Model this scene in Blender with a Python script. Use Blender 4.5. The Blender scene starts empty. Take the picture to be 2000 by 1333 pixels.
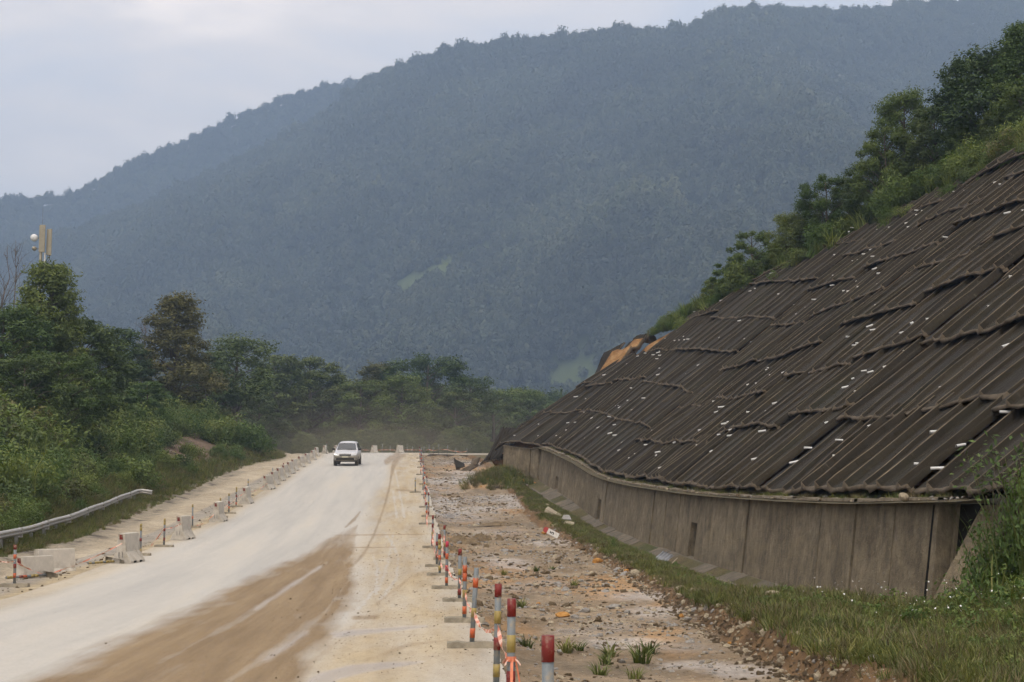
import bpy, math, random
import numpy as np
from mathutils import Vector, Matrix
R = math.radians
rnd = random.Random(7)
npr = np.random.RandomState(11)
scene = bpy.context.scene
COL = scene.collection

# ------------------------------------------------------------------ camera
F = 3000.0; CX = 1000.0; CY = 666.5; CAMZ = 1.7
PITCH = math.atan((1000.0 - CY) / F)
cam_d = bpy.data.cameras.new('camera'); cam = bpy.data.objects.new('camera', cam_d); COL.objects.link(cam)
cam.location = (0, 0, CAMZ); cam.rotation_euler = (R(90) + PITCH, 0, 0)
cam_d.sensor_width = 36; cam_d.lens = F / 2000 * 36; cam_d.clip_start = .1; cam_d.clip_end = 20000
scene.camera = cam
# ------------------------------------------------------------------ light
SUN_EL, SUN_AZ = 66.0, 205.0      # azimuth clockwise from +Y (view direction)
world = bpy.data.worlds.new('World'); scene.world = world; world.use_nodes = True
wn = world.node_tree; wn.nodes.clear()
def N(nt, t, **kw):
    n = nt.nodes.new(t)
    for k, v in kw.items(): setattr(n, k, v)
    return n
def build_world():
    L = wn.links.new
    out = N(wn, 'ShaderNodeOutputWorld'); add = N(wn, 'ShaderNodeAddShader')
    sky = N(wn, 'ShaderNodeTexSky', sky_type='NISHITA', sun_disc=False, sun_elevation=R(SUN_EL), sun_rotation=R(SUN_AZ))
    b1 = N(wn, 'ShaderNodeBackground'); b1.inputs[1].default_value = .05
    L(sky.outputs[0], b1.inputs[0])
    tc = N(wn, 'ShaderNodeTexCoord')
    mp = N(wn, 'ShaderNodeMapping'); mp.inputs['Scale'].default_value = (1.0, 1.0, 2.6)
    L(tc.outputs['Generated'], mp.inputs[0])
    n1 = N(wn, 'ShaderNodeTexNoise'); n1.inputs['Scale'].default_value = 3.1; n1.inputs['Detail'].default_value = 5; n1.inputs['Roughness'].default_value = .5
    n1.inputs['Distortion'].default_value = .5
    L(mp.outputs[0], n1.inputs[0])
    cr = N(wn, 'ShaderNodeValToRGB')
    e = cr.color_ramp.elements
    e[0].position = .40; e[0].color = (.74, .70, .67, 1)
    e[1].position = .62; e[1].color = (1.38, 1.14, .90, 1)
    m = cr.color_ramp.elements.new(.52); m.color = (1.02, .86, .70, 1)
    L(n1.outputs[0], cr.inputs[0])
    b2 = N(wn, 'ShaderNodeBackground'); b2.inputs[1].default_value = 1.08
    L(cr.outputs[0], b2.inputs[0]); L(b1.outputs[0], add.inputs[0]); L(b2.outputs[0], add.inputs[1]); L(add.outputs[0], out.inputs[0])
build_world()
sun_d = bpy.data.lights.new('sun', 'SUN'); sun = bpy.data.objects.new('sun', sun_d); COL.objects.link(sun)
sun_d.energy = 1.5; sun_d.angle = R(16); sun_d.color = (1, .91, .77)
_az, _el = R(SUN_AZ), R(SUN_EL)
_sd = Vector((math.sin(_az) * math.cos(_el), math.cos(_az) * math.cos(_el), math.sin(_el)))
sun.rotation_euler = _sd.to_track_quat('Z', 'Y').to_euler()
vs = scene.view_settings; vs.view_transform = 'Standard'; vs.look = 'None'; vs.exposure = 0.45; vs.gamma = 1.0
scene.cycles.use_denoising = True; scene.cycles.use_adaptive_sampling = True; scene.cycles.adaptive_threshold = .03; scene.cycles.adaptive_min_samples = 12
scene.cycles.max_bounces = 4; scene.cycles.transparent_max_bounces = 8; scene.cycles.volume_bounces = 0
scene.cycles.volume_step_rate = 3.0; scene.cycles.volume_max_steps = 64
scene.cycles.diffuse_bounces = 2

# ------------------------------------------------------------------ geometry of the place
def ray(px, py):
    u = (px - CX) / F; v = (CY - py) / F
    dy = math.cos(PITCH) - math.sin(PITCH) * v
    dz = math.sin(PITCH) + math.cos(PITCH) * v
    return u / dy, dz / dy
def at(px, py, Y):
    a, b = ray(px, py)
    return Vector((a * Y, Y, CAMZ + b * Y))
def proj(x, y, z):
    x = np.asarray(x, float); y = np.asarray(y, float); z = np.asarray(z, float) - CAMZ
    f = y * math.cos(PITCH) + z * math.sin(PITCH); up = -y * math.sin(PITCH) + z * math.cos(PITCH)
    f = np.maximum(f, .1)
    return CX + F * x / f, CY - F * up / f
_PT = [(-60, -1.2), (0, -.05), (20, 0), (30, .02), (40, .2), (50, .52), (60, 1.06), (70, 1.70), (80, 2.4), (90, 3.15), (105, 4.32), (118, 5.26), (135, 6.4), (150, 7.28), (165, 8.0), (176, 8.4), (190, 8.72), (205, 8.85), (230, 8.5), (300, 5.5), (400, 2), (600, 0), (5000, 0)]
_py_ = np.arange(-60, 1200, .5)
_pv = np.interp(_py_, [a for a, b in _PT], [b for a, b in _PT])
_k = np.exp(-.5 * (np.arange(-16, 17) * .5 / 3.0) ** 2); _k /= _k.sum()
_pv = np.convolve(np.pad(_pv, 16, mode='edge'), _k, mode='valid')
def P(Y): return np.interp(Y, _py_, _pv)
def gp(px, py, off=0.0):
    """the ground point seen at a pixel: road level plus off"""
    a, b = ray(px, py); lo, hi = 5.0, 172.0
    for _ in range(50):
        m = .5 * (lo + hi)
        if CAMZ + b * m > P(m) + off: lo = m
        else: hi = m
    return Vector((a * lo, lo, float(P(lo)) + off))
def line(pts, off=0.0, ext0=None, ext1=None):
    g = [gp(x, y, off) for x, y in pts]
    ys = [p.y for p in g]; xs = [p.x for p in g]
    return ys, xs
def mkline(pts, off, head, tail):
    ys, xs = line(pts, off)
    ys = [h[0] for h in head] + ys + [t[0] for t in tail]; xs = [h[1] for h in head] + xs + [t[1] for t in tail]
    o = np.argsort(ys); ys = np.array(ys)[o]; xs = np.array(xs)[o]
    yy = np.arange(-60, 700, .5); xx = np.interp(yy, ys, xs)
    k = np.exp(-.5 * (np.arange(-20, 21) * .5 / 4.0) ** 2); k /= k.sum()
    xx = np.convolve(np.pad(xx, 20, mode='edge'), k, mode='valid')
    return lambda Y: np.interp(Y, yy, xx)
xr = mkline([(1003, 1333), (968, 1265), (935, 1200), (905, 1150), (880, 1105), (862, 1050), (850, 1010), (841, 970), (833, 940), (827, 912), (822, 897)], 0, [(-60, 1.8), (0, .7), (8, .35)], [(190, -11.5), (240, -17), (700, -90)])
xl = mkline([(0, 1178), (90, 1148), (180, 1112), (300, 1070), (420, 1018), (500, 970), (560, 930), (600, 905), (622, 893)], 0, [(-60, -4.0), (0, -7.6), (15, -8.7)], [(190, -23.5), (240, -30), (700, -103)])
xt = mkline([(0, 1098), (80, 1080), (160, 1060), (300, 990), (370, 962), (430, 932), (500, 906), (560, 895)], 0, [(-60, -11), (0, -12), (30, -13.6)], [(165, -24.5), (190, -27), (240, -33), (700, -106)])
xb = mkline([(1560, 1333), (1480, 1285), (1400, 1240), (1330, 1195), (1250, 1135), (1180, 1100), (1110, 1060), (1040, 1022), (1012, 985), (985, 950), (950, 925)], -.3, [(-60, 5), (0, 3.8), (10, 3.5)], [(125, -2.2), (150, -4.5), (190, -7), (240, -12), (700, -82)])
# wall: top pixel, distance
WALL = [(1930, 975.5, 25.0), (1856, 977, 27.3), (1674, 981, 32.0), (1550, 977, 37.3), (1465, 972, 42.3), (1382, 966, 48.0), (1330, 960, 52.5), (1281, 953, 57.2), (1245, 948, 62.0), (1215, 942, 66.6), (1188, 935, 71.5), (1164, 925, 76.0), (1128, 903, 81.0), (1103, 891, 85.5), (1080, 881, 90.0), (1059, 874, 95.5)]
WT = [at(*w) for w in WALL]; WT.sort(key=lambda p: p.y)
_wy = [-60, 10, 20] + [p.y for p in WT] + [99, 105, 150, 700]; _wx = [9.2, 8.2, 7.9] + [p.x for p in WT] + [1.2, -.4, -2.0, -76]
_wz = [2.0, 2.0, 2.0] + [p.z for p in WT] + [6.0, 6.3, 9, 9]
def wx(Y): return np.interp(Y, _wy, _wx)
def wtop(Y): return np.interp(Y, _wy, _wz)
WH = 2.0

def hash2(ix, iy, s):
    h = (ix * 374761393 + iy * 668265263 + s * 974634777) & 0xffffffff
    h = ((h ^ (h >> 13)) * 1274126177) & 0xffffffff
    return ((h ^ (h >> 16)) & 0xffff) / 65535.0
def vnoise(x, y, s=0):
    x = np.asarray(x, float); y = np.asarray(y, float)
    ix = np.floor(x).astype(np.int64); iy = np.floor(y).astype(np.int64)
    fx = x - ix; fy = y - iy; fx = fx * fx * (3 - 2 * fx); fy = fy * fy * (3 - 2 * fy)
    a = hash2(ix, iy, s); b = hash2(ix + 1, iy, s); c = hash2(ix, iy + 1, s); d = hash2(ix + 1, iy + 1, s)
    return (a + (b - a) * fx) * (1 - fy) + (c + (d - c) * fx) * fy
def fbm(x, y, s=0, o=4):
    t = 0; a = .5
    for i in range(o):
        t = t + a * (vnoise(np.asarray(x) * 2 ** i, np.asarray(y) * 2 ** i, s + i) * 2 - 1); a *= .55
    return t
def sstep(a, b, x):
    t = np.clip((np.asarray(x, float) - a) / (b - a), 0, 1); return t * t * (3 - 2 * t)

def bank_left(e, Y):
    f = 1 - .8 * sstep(135, 180, Y)
    h = .10 * sstep(0, .8, e) + .36 * np.maximum(e - 1.0, 0)
    h = np.where(h > 4.2, 4.2 + (h - 4.2) * .22, h)
    h = np.minimum(h, 14)
    return h * f
def H(x, Y):
    x = np.asarray(x, float); Y = np.asarray(Y, float)
    p = P(Y)
    _xl, _xr, _xt, _xb, _wx = xl(Y), xr(Y), xt(Y), xb(Y), wx(Y)
    z = p.copy() if hasattr(p, 'copy') else np.array(p)
    fn = fbm(x * .9, Y * .9, 3, 4)
    # dirt track and shoulder on the far side
    trk = sstep(-1.0, -1.9, x - _xl) * sstep(-.2, .6, x - _xt)
    z = z + trk * (-.10 + .02 * fn + .03 * np.sin((x - _xl) * 4.2 + fbm(x * .1, Y * .1, 9, 2) * 3)) - .22 * trk * (1 - sstep(38, 46, Y))
    e = _xt - x
    z = z + np.where(e > 0, bank_left(e, Y) + .18 * fn * sstep(0, 2, e), 0)
    # berm of gravel at the edge of the track
    z = z + .14 * np.exp(-((e + .1) / .5) ** 2) * (.3 + vnoise(x * .7, Y * .7, 5)) * (1 - sstep(55, 70, Y))
    # road bed lies a little under the road sheet
    inroad = (x > _xl) & (x < _xr)
    z = np.where(inroad, p - .06, z)
    # washed-out bed
    fend = 1 - sstep(150, 150.6, Y)
    d = x - _xr
    bed = -.30 + .15 * np.exp(-(np.maximum(d, 0) / .7) ** 2) + .10 * fn * sstep(0, .8, d) + .04 * fbm(x * 3, Y * 3, 21, 2)
    q = x - _xb
    soil = (.22 + .18 * (1 - sstep(26, 36, Y))) * sstep(-.05, .4, q) + .06 * fbm(x * 4, Y * 4, 33, 3) * np.exp(-((q - .2) / .35) ** 2)
    grass = -.30 + soil + .06 * fn * sstep(.2, 1, q) - .28 * sstep(.5, 2.2, q) * sstep(29, 36, Y)
    right = np.where(q < 0, bed, grass)
    wb = wtop(Y) - WH - p         # foot of the wall relative to the road
    k = _wx - 0.25 - x            # distance in front of the wall foot
    dit = np.where(k > 1.15, right, np.where(k > .95, right + (wb - .42 - right) * (1.15 - k) / .2, wb - .06 - .36 * np.clip(k, 0, .95) / .95))
    nearf = sstep(24, 27.5, Y) * (1 - sstep(99, 104, Y))
    rr = np.where(k < 1.15, dit * nearf + right * (1 - nearf), right)
    # mound by the end of the wall
    rr = rr + .6 * sstep(2.2, 5, q) * (1 - sstep(21, 26, Y)) * (x < 40)
    rub = np.exp(-(((x + .9) / 1.6) ** 2 + ((Y - 96) / 5) ** 2))
    rr = rr + .7 * rub
    z = np.where(d > -.20, p + (rr * fend + (-.06) * (1 - fend)), z)
    return z

# ------------------------------------------------------------------ object helpers
def link(o, parent=None):
    COL.objects.link(o)
    if parent is not None: o.parent = parent
    return o
def tag(o, label=None, cat=None, group=None, kind=None):
    if label: o['label'] = label
    if cat: o['category'] = cat
    if group: o['group'] = group
    if kind: o['kind'] = kind
    return o
def empty(name, loc=(0, 0, 0), rz=0.0, label=None, cat=None, group=None):
    o = bpy.data.objects.new(name, None); o.location = loc; o.rotation_euler = (0, 0, rz); o.empty_display_size = .2
    COL.objects.link(o); return tag(o, label, cat, group)
def np_mesh(name, V, Fq, mats=(), smooth=False, attrs=None, midx=None, colattr=None):
    """V (n,3), Fq (m,k) uniform polygons"""
    V = np.asarray(V, np.float32); Fq = np.asarray(Fq, np.int32)
    me = bpy.data.meshes.new(name); n = len(V); m, k = Fq.shape
    me.vertices.add(n); me.vertices.foreach_set('co', V.ravel())
    me.loops.add(m * k); me.loops.foreach_set('vertex_index', Fq.ravel())
    me.polygons.add(m); me.polygons.foreach_set('loop_start', np.arange(0, m * k, k, dtype=np.int32))
    me.polygons.foreach_set('loop_total', np.full(m, k, np.int32))
    if smooth: me.polygons.foreach_set('use_smooth', np.ones(m, bool))
    if midx is not None: me.polygons.foreach_set('material_index', np.asarray(midx, np.int32))
    for a, v in (attrs or {}).items():
        at_ = me.attributes.new(a, 'FLOAT', 'POINT'); at_.data.foreach_set('value', np.asarray(v, np.float32))
    if colattr is not None:
        for a, v in colattr.items():
            at_ = me.attributes.new(a, 'FLOAT_COLOR', 'POINT')
            c = np.ones((n, 4), np.float32); c[:, :3] = v; at_.data.foreach_set('color', c.ravel())
    for mt in mats: me.materials.append(mt)
    me.update(calc_edges=True); me.validate()
    return me
def grid_faces(nr, nc):
    i = np.arange(nr - 1)[:, None] * nc + np.arange(nc - 1)[None, :]
    return np.stack([i, i + 1, i + nc + 1, i + nc], -1).reshape(-1, 4)
def obj(name, me, parent=None, loc=None):
    o = bpy.data.objects.new(name, me)
    if loc is not None: o.location = loc
    return link(o, parent)
class MB:
    def __init__(s): s.v = []; s.f = []; s.m = []; s.mat = 0
    def add(s, vs, fs):
        b = len(s.v); s.v += [tuple(v) for v in vs]; s.f += [tuple(b + i for i in f) for f in fs]; s.m += [s.mat] * len(fs); return s
    def box(s, c, size, M=None, taper=1.0):
        x, y, z = (d / 2 for d in size)
        p = [Vector((sx * x * (taper if sz > 0 else 1), sy * y * (taper if sz > 0 else 1), sz * z)) for sz in (-1, 1) for sy in (-1, 1) for sx in (-1, 1)]
        if M is not None: p = [M @ q for q in p]
        p = [q + Vector(c) for q in p]
        return s.add(p, [(0, 2, 3, 1), (4, 5, 7, 6), (0, 1, 5, 4), (2, 6, 7, 3), (0, 4, 6, 2), (1, 3, 7, 5)])
    def tube(s, pts, rad, n=8, cap=True):
        pts = [Vector(p) for p in pts]; rings = []
        if not hasattr(rad, '__len__'): rad = [rad] * len(pts)
        for i, p in enumerate(pts):
            d = (pts[min(i + 1, len(pts) - 1)] - pts[max(i - 1, 0)]).normalized()
            a = d.orthogonal().normalized() if i == 0 else (a - d * a.dot(d)).normalized()
            b = d.cross(a)
            rings.append([p + (a * math.cos(2 * math.pi * k / n) + b * math.sin(2 * math.pi * k / n)) * rad[i] for k in range(n)])
        vs = [q for r in rings for q in r]; fs = []
        for i in range(len(pts) - 1):
            for k in range(n):
                fs.append((i * n + k, i * n + (k + 1) % n, (i + 1) * n + (k + 1) % n, (i + 1) * n + k))
        if cap: fs += [tuple(range(n))[::-1], tuple((len(pts) - 1) * n + k for k in range(n))]
        return s.add(vs, fs)
    def prism(s, poly, d0, d1, fn):
        """poly: 2d points, extruded between d0 and d1; fn(a,b,d)->3d"""
        n = len(poly); vs = [fn(a, b, d0) for a, b in poly] + [fn(a, b, d1) for a, b in poly]
        fs = [tuple(range(n)), tuple(range(2 * n - 1, n - 1, -1))] + [(i, n + i, n + (i + 1) % n, (i + 1) % n) for i in range(n)]
        return s.add(vs, fs)
    def mesh(s, name, mats, smooth=False):
        me = bpy.data.meshes.new(name); me.from_pydata([tuple(v) for v in s.v], [], s.f)
        for m in mats: me.materials.append(m)
        me.polygons.foreach_set('material_index', s.m)
        if smooth: me.polygons.foreach_set('use_smooth', [True] * len(s.f))
        me.validate(); me.update(); 
        return me
    def build(s, name, mats, parent=None, loc=None, smooth=False):
        if not isinstance(mats, (list, tuple)): mats = [mats]
        return obj(name, s.mesh(name, mats, smooth), parent, loc)
def fix_normals(me):
    import bmesh
    bm = bmesh.new(); bm.from_mesh(me); bmesh.ops.recalc_face_normals(bm, faces=bm.faces); bm.to_mesh(me); bm.free(); return me
def rock_mesh(name, seed, mats, sub=2, flat=.7):
    import bmesh
    r = random.Random(seed); bm = bmesh.new(); bmesh.ops.create_icosphere(bm, subdivisions=sub, radius=1)
    cuts = [(Vector((r.gauss(0, 1), r.gauss(0, 1), r.gauss(0, 1))).normalized(), r.uniform(.55, .9)) for _ in range(9)]
    for v in bm.verts:
        c = v.co.normalized()
        k = 1.0
        for d, h in cuts:
            q = c.dot(d)
            if q > h: k = min(k, h / q)
        v.co = c * k * (1 + r.uniform(-.05, .05)); v.co.z *= flat
    me = bpy.data.meshes.new(name); bm.to_mesh(me); bm.free()
    for m in mats: me.materials.append(m)
    return me

# ------------------------------------------------------------------ materials
def new_mat(name):
    m = bpy.data.materials.new(name); m.use_nodes = True; nt = m.node_tree; nt.nodes.clear()
    out = N(nt, 'ShaderNodeOutputMaterial'); b = N(nt, 'ShaderNodeBsdfPrincipled')
    nt.links.new(b.outputs[0], out.inputs[0]); b.inputs['Roughness'].default_value = .85
    b.inputs['Specular IOR Level'].default_value = .25
    return m, nt, b
def noise(nt, scale, detail=4, rough=.55, coord='Object', mapping=None, dist=0):
    tc = N(nt, 'ShaderNodeTexCoord'); n = N(nt, 'ShaderNodeTexNoise')
    n.inputs['Scale'].default_value = scale; n.inputs['Detail'].default_value = detail; n.inputs['Roughness'].default_value = rough; n.inputs['Distortion'].default_value = dist
    src = tc.outputs[coord]
    if mapping:
        mp = N(nt, 'ShaderNodeMapping'); mp.inputs['Scale'].default_value = mapping; nt.links.new(src, mp.inputs[0]); src = mp.outputs[0]
    nt.links.new(src, n.inputs[0]); return n.outputs[0]
def ramp(nt, src, stops):
    r = N(nt, 'ShaderNodeValToRGB'); e = r.color_ramp.elements
    while len(e) < len(stops): e.new(.5)
    for i, (p, c) in enumerate(stops):
        e[i].position = p; e[i].color = (*c, 1) if len(c) == 3 else c
    nt.links.new(src, r.inputs[0]); return r.outputs[0]
def mix(nt, fac, a, b, mode='MIX'):
    m = N(nt, 'ShaderNodeMix', data_type='RGBA', blend_type=mode)
    for k, v in ((0, fac), (6, a), (7, b)):
        if hasattr(v, 'node'): nt.links.new(v, m.inputs[k])
        else: m.inputs[k].default_value = v if k == 0 else ((*v, 1) if len(v) == 3 else v)
    return m.outputs[2]
def mathn(nt, op, a, b=0.0, clamp=False):
    m = N(nt, 'ShaderNodeMath', operation=op, use_clamp=clamp)
    for k, v in ((0, a), (1, b)):
        if hasattr(v, 'node'): nt.links.new(v, m.inputs[k])
        else: m.inputs[k].default_value = v
    return m.outputs[0]
def bump(nt, b, src, strength, dist=.02):
    n = N(nt, 'ShaderNodeBump'); n.inputs['Strength'].default_value = strength; n.inputs['Distance'].default_value = dist
    nt.links.new(src, n.inputs['Height']); nt.links.new(n.outputs[0], b.inputs['Normal'])
def attr(nt, name):
    a = N(nt, 'ShaderNodeAttribute'); a.attribute_name = name; return a
def mnoise(name, stops, scale=3.0, rough=.85, bmp=.3, bscale=None, mapping=None, spec=.25, metal=0.0, bdist=.02, coord='Object', dirt=None):
    m, nt, b = new_mat(name)
    c = ramp(nt, noise(nt, scale, 6, .6, coord, mapping), stops)
    if dirt:
        c = mix(nt, ramp(nt, noise(nt, dirt[0], 5, .6, coord), [(dirt[1], (0, 0, 0)), (dirt[2], (1, 1, 1))]), c, dirt[3])
    nt.links.new(c, b.inputs[0]); b.inputs['Roughness'].default_value = rough; b.inputs['Specular IOR Level'].default_value = spec; b.inputs['Metallic'].default_value = metal
    if bmp: bump(nt, b, noise(nt, bscale or scale * 4, 5, .6, coord, mapping), bmp, bdist)
    return m
def leaf_mat(name, c0, c1, c2, transl=.25, objrand=.25, patch=0):
    m, nt, b = new_mat(name)
    out = [n for n in nt.nodes if n.type == 'OUTPUT_MATERIAL'][0]
    c = ramp(nt, attr(nt, 'rnd').outputs['Fac'], [(0, c0), (.55, c1), (1, c2)])
    oi = N(nt, 'ShaderNodeObjectInfo')
    v = mathn(nt, 'MULTIPLY_ADD', oi.outputs['Random'], objrand * 2); v.node.inputs[2].default_value = 1 - objrand
    hs = N(nt, 'ShaderNodeHueSaturation'); nt.links.new(c, hs.inputs['Color']); nt.links.new(v, hs.inputs['Value'])
    hv = mathn(nt, 'MULTIPLY_ADD', oi.outputs['Random'], -.05); hv.node.inputs[2].default_value = .525
    nt.links.new(hv, hs.inputs['Hue'])
    c = hs.outputs[0]
    if patch:  # broad noise paints gully shading into the crown colours
        pn = N(nt, 'ShaderNodeTexNoise'); pn.inputs['Scale'].default_value = patch; pn.inputs['Detail'].default_value = 5; pn.inputs['Roughness'].default_value = .6; nt.links.new(oi.outputs['Location'], pn.inputs[0])
        c = mix(nt, 1.0, c, ramp(nt, pn.outputs[0], [(.32, (.45, .5, .55)), (.5, (1, 1, 1)), (.68, (1.75, 1.6, 1.35))]), 'MULTIPLY')
    nt.links.new(c, b.inputs[0]); b.inputs['Roughness'].default_value = .6; b.inputs['Specular IOR Level'].default_value = .3
    t = N(nt, 'ShaderNodeBsdfTranslucent'); nt.links.new(c, t.inputs[0])
    ms = N(nt, 'ShaderNodeMixShader'); ms.inputs[0].default_value = transl
    nt.links.new(b.outputs[0], ms.inputs[1]); nt.links.new(t.outputs[0], ms.inputs[2]); nt.links.new(ms.outputs[0], out.inputs[0])
    return m
M = {}
M['concrete'] = mnoise('concrete', [(.3, (.42, .39, .34)), (.7, (.56, .52, .45))], 4, .9, .35, 30, dirt=(2.5, .52, .75, (.27, .23, .17)))
M['base_concrete'] = mnoise('base_concrete', [(.3, (.19, .17, .13)), (.7, (.32, .28, .21))], 6, .95, .6, 25)
def slope_material(name, c0, c1, c2):
    m, nt, b = new_mat(name); v = attr(nt, 'suv').outputs['Vector']
    def nz(sx, sy, det, rough=.65):
        mp = N(nt, 'ShaderNodeMapping'); mp.inputs['Scale'].default_value = (sx, sy, 1); nt.links.new(v, mp.inputs[0])
        n = N(nt, 'ShaderNodeTexNoise'); n.inputs['Scale'].default_value = 1; n.inputs['Detail'].default_value = det; n.inputs['Roughness'].default_value = rough; nt.links.new(mp.outputs[0], n.inputs[0]); return n.outputs[0]
    c = ramp(nt, nz(.9, .16, 7), [(.28, c0), (.52, c1), (.78, c2)])
    c = mix(nt, mathn(nt, 'MULTIPLY', ramp(nt, nz(2.2, .5, 6, .7), [(.55, (0, 0, 0)), (.75, (1, 1, 1))]), .55), c, tuple(k * 2.3 for k in c1))
    c = mix(nt, mathn(nt, 'MULTIPLY', ramp(nt, nz(.35, .3, 5, .6), [(.5, (0, 0, 0)), (.7, (1, 1, 1))]), .35), c, (.028, .030, .018))
    c = mix(nt, mathn(nt, 'MULTIPLY', ramp(nt, nz(7, 5, 3, .6), [(.68, (0, 0, 0)), (.74, (1, 1, 1))]), .4), c, (.12, .105, .085))
    c = mix(nt, 1.0, c, ramp(nt, nz(9, .30, 8, .75), [(.28, (.55, .55, .55)), (.5, (1, 1, 1)), (.72, (1.7, 1.65, 1.55))]), 'MULTIPLY')
    nt.links.new(c, b.inputs[0]); b.inputs['Roughness'].default_value = .88
    bump(nt, b, mathn(nt, 'ADD', nz(9, .4, 8, .75), nz(6, 5, 7, .75)), .9, .06); return m
M['slope_concrete'] = slope_material('slope_concrete', (.0125, .0100, .0064), (.0225, .0180, .0118), (.043, .035, .0235))
M['rib_highlight'] = mnoise('rib_highlight', [(.3, (.040, .032, .021)), (.55, (.10, .080, .053)), (.75, (.19, .152, .10))], .9, .95, .9, 16, bdist=.03)  # weathered paler ridge tops, with the edge highlight painted into the colour
M['slope_edge'] = mnoise('slope_edge', [(.3, (.065, .051, .035)), (.7, (.165, .132, .095))], 2.2, .95, 1.0, 22, bdist=.05)
def wall_material():
    m, nt, b = new_mat('wall_concrete')
    c = ramp(nt, noise(nt, .7, 7, .65), [(.3, (.125, .100, .064)), (.5, (.19, .153, .100)), (.7, (.26, .212, .142))])
    st = ramp(nt, noise(nt, 1.0, 10, .8, 'Object', (3.2, 2.2, .8)), [(.44, (0, 0, 0)), (.58, (1, 1, 1))])
    c = mix(nt, mathn(nt, 'MULTIPLY', st, .5), c, (.082, .066, .046))
    st2 = ramp(nt, noise(nt, 1.0, 9, .8, 'Object', (7, 4, 1.2)), [(.54, (0, 0, 0)), (.74, (1, 1, 1))])
    c = mix(nt, mathn(nt, 'MULTIPLY', st2, .45), c, (.045, .037, .026))
    st3 = ramp(nt, noise(nt, 1.0, 9, .8, 'Object', (6, 5, 1.6)), [(.56, (0, 0, 0)), (.74, (1, 1, 1))])
    c = mix(nt, mathn(nt, 'MULTIPLY', st3, .5), c, (.30, .26, .20))
    c = mix(nt, 1.0, c, ramp(nt, noise(nt, 3.0, 10, .75, 'Object', (1.6, 1, 1)), [(.3, (.62, .62, .62)), (.5, (1, 1, 1)), (.7, (1.35, 1.33, 1.28))]), 'MULTIPLY')
    nt.links.new(c, b.inputs[0]); b.inputs['Roughness'].default_value = .92
    bump(nt, b, noise(nt, 9, 8, .7), .9, .05); return m
M['wall'] = wall_material()
M['coping'] = mnoise('coping_concrete', [(.3, (.10, .08, .055)), (.7, (.20, .165, .115))], 5, .95, .8, 25, bdist=.04)
M['apron'] = mnoise('apron_concrete', [(.3, (.085, .072, .055)), (.7, (.15, .128, .098))], 2, .9, .5, 18, dirt=(1.2, .55, .7, (.20, .16, .11)))
M['dark'] = mnoise('dark_void', [(0, (.012, .011, .010)), (1, (.02, .018, .015))], 3, .95, 0)  # near-black puts shade into slot, recess, notch and pipe-mouth colour; also black cable
M['soil'] = mnoise('orange_soil', [(.3, (.15, .075, .028)), (.5, (.26, .14, .055)), (.75, (.36, .24, .12))], 2.2, .95, 1.0, 8, bdist=.08)
M['hill'] = mnoise('hill_soil', [(.3, (.05, .045, .025)), (.7, (.10, .08, .045))], 1.5, .95, .8, 6, bdist=.1)
M['pipe'] = mnoise('white_pvc', [(.3, (.50, .50, .49)), (.7, (.70, .70, .69))], 8, .45, 0, spec=.5)
M['pipe_shade'] = M['dark']
M['red'] = mnoise('red_reflective', [(.3, (.12, .008, .005)), (.7, (.19, .012, .008))], 9, .5, 0, spec=.4, dirt=(14, .50, .72, (.24, .20, .14)))
M['orange'] = mnoise('orange_red_reflective', [(.3, (.40, .075, .018)), (.7, (.50, .10, .03))], 9, .5, 0, spec=.4, dirt=(14, .50, .72, (.24, .20, .14)))
M['gold'] = mnoise('gold_reflective', [(.3, (.25, .185, .045)), (.7, (.33, .25, .075))], 9, .45, 0, spec=.4, dirt=(14, .50, .72, (.24, .20, .14)))
M['grey'] = mnoise('grey_plastic', [(.3, (.125, .145, .155)), (.7, (.18, .20, .21))], 7, .5, .05, spec=.4, dirt=(14, .50, .72, (.24, .20, .14)))
M['crimson'] = mnoise('crimson_reflective', [(.3, (.36, .02, .05)), (.7, (.44, .03, .07))], 9, .5, 0, spec=.4, dirt=(14, .50, .72, (.24, .20, .14)))
M['tape'] = mnoise('orange_tape', [(.3, (.55, .14, .065)), (.7, (.66, .22, .12))], 9, .45, 0, spec=.4)
M['tape2'] = mnoise('pale_tape', [(.3, (.70, .42, .32)), (.7, (.76, .52, .42))], 9, .45, 0, spec=.4)
M['steel'] = mnoise('galvanised_steel', [(.3, (.30, .30, .29)), (.7, (.44, .43, .41))], 3, .5, .1, 20, spec=.5, metal=.35, dirt=(3, .5, .7, (.24, .19, .13)))
M['post_steel'] = mnoise('post_steel', [(.3, (.16, .16, .16)), (.7, (.24, .24, .23))], 5, .6, .1, 20, metal=.3)
M['beige'] = mnoise('beige_fibreglass', [(.3, (.25, .225, .165)), (.7, (.32, .285, .21))], 3, .6, 0)
M['bark'] = mnoise('bark', [(.3, (.05, .042, .032)), (.7, (.12, .10, .08))], 6, .95, .8, 20, mapping=(3, 3, .6))
M['deadwood'] = mnoise('dead_wood', [(.3, (.10, .085, .075)), (.7, (.17, .15, .13))], 6, .95, .5, 20, mapping=(3, 3, .6))
M['stone'] = mnoise('stone', [(.3, (.22, .18, .12)), (.7, (.42, .36, .26))], 2.5, .9, .6, 9, coord='Object')
M['ochre'] = mnoise('ochre_stone', [(.3, (.33, .15, .035)), (.7, (.48, .26, .08))], 2.5, .9, .6, 9)
M['greystone'] = mnoise('grey_stone', [(.3, (.17, .16, .145)), (.7, (.33, .31, .28))], 2.5, .9, .6, 9)
M['mud'] = mnoise('mud', [(.3, (.10, .07, .04)), (.7, (.21, .155, .09))], 4, .9, 1.0, 14, bdist=.05)
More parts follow.
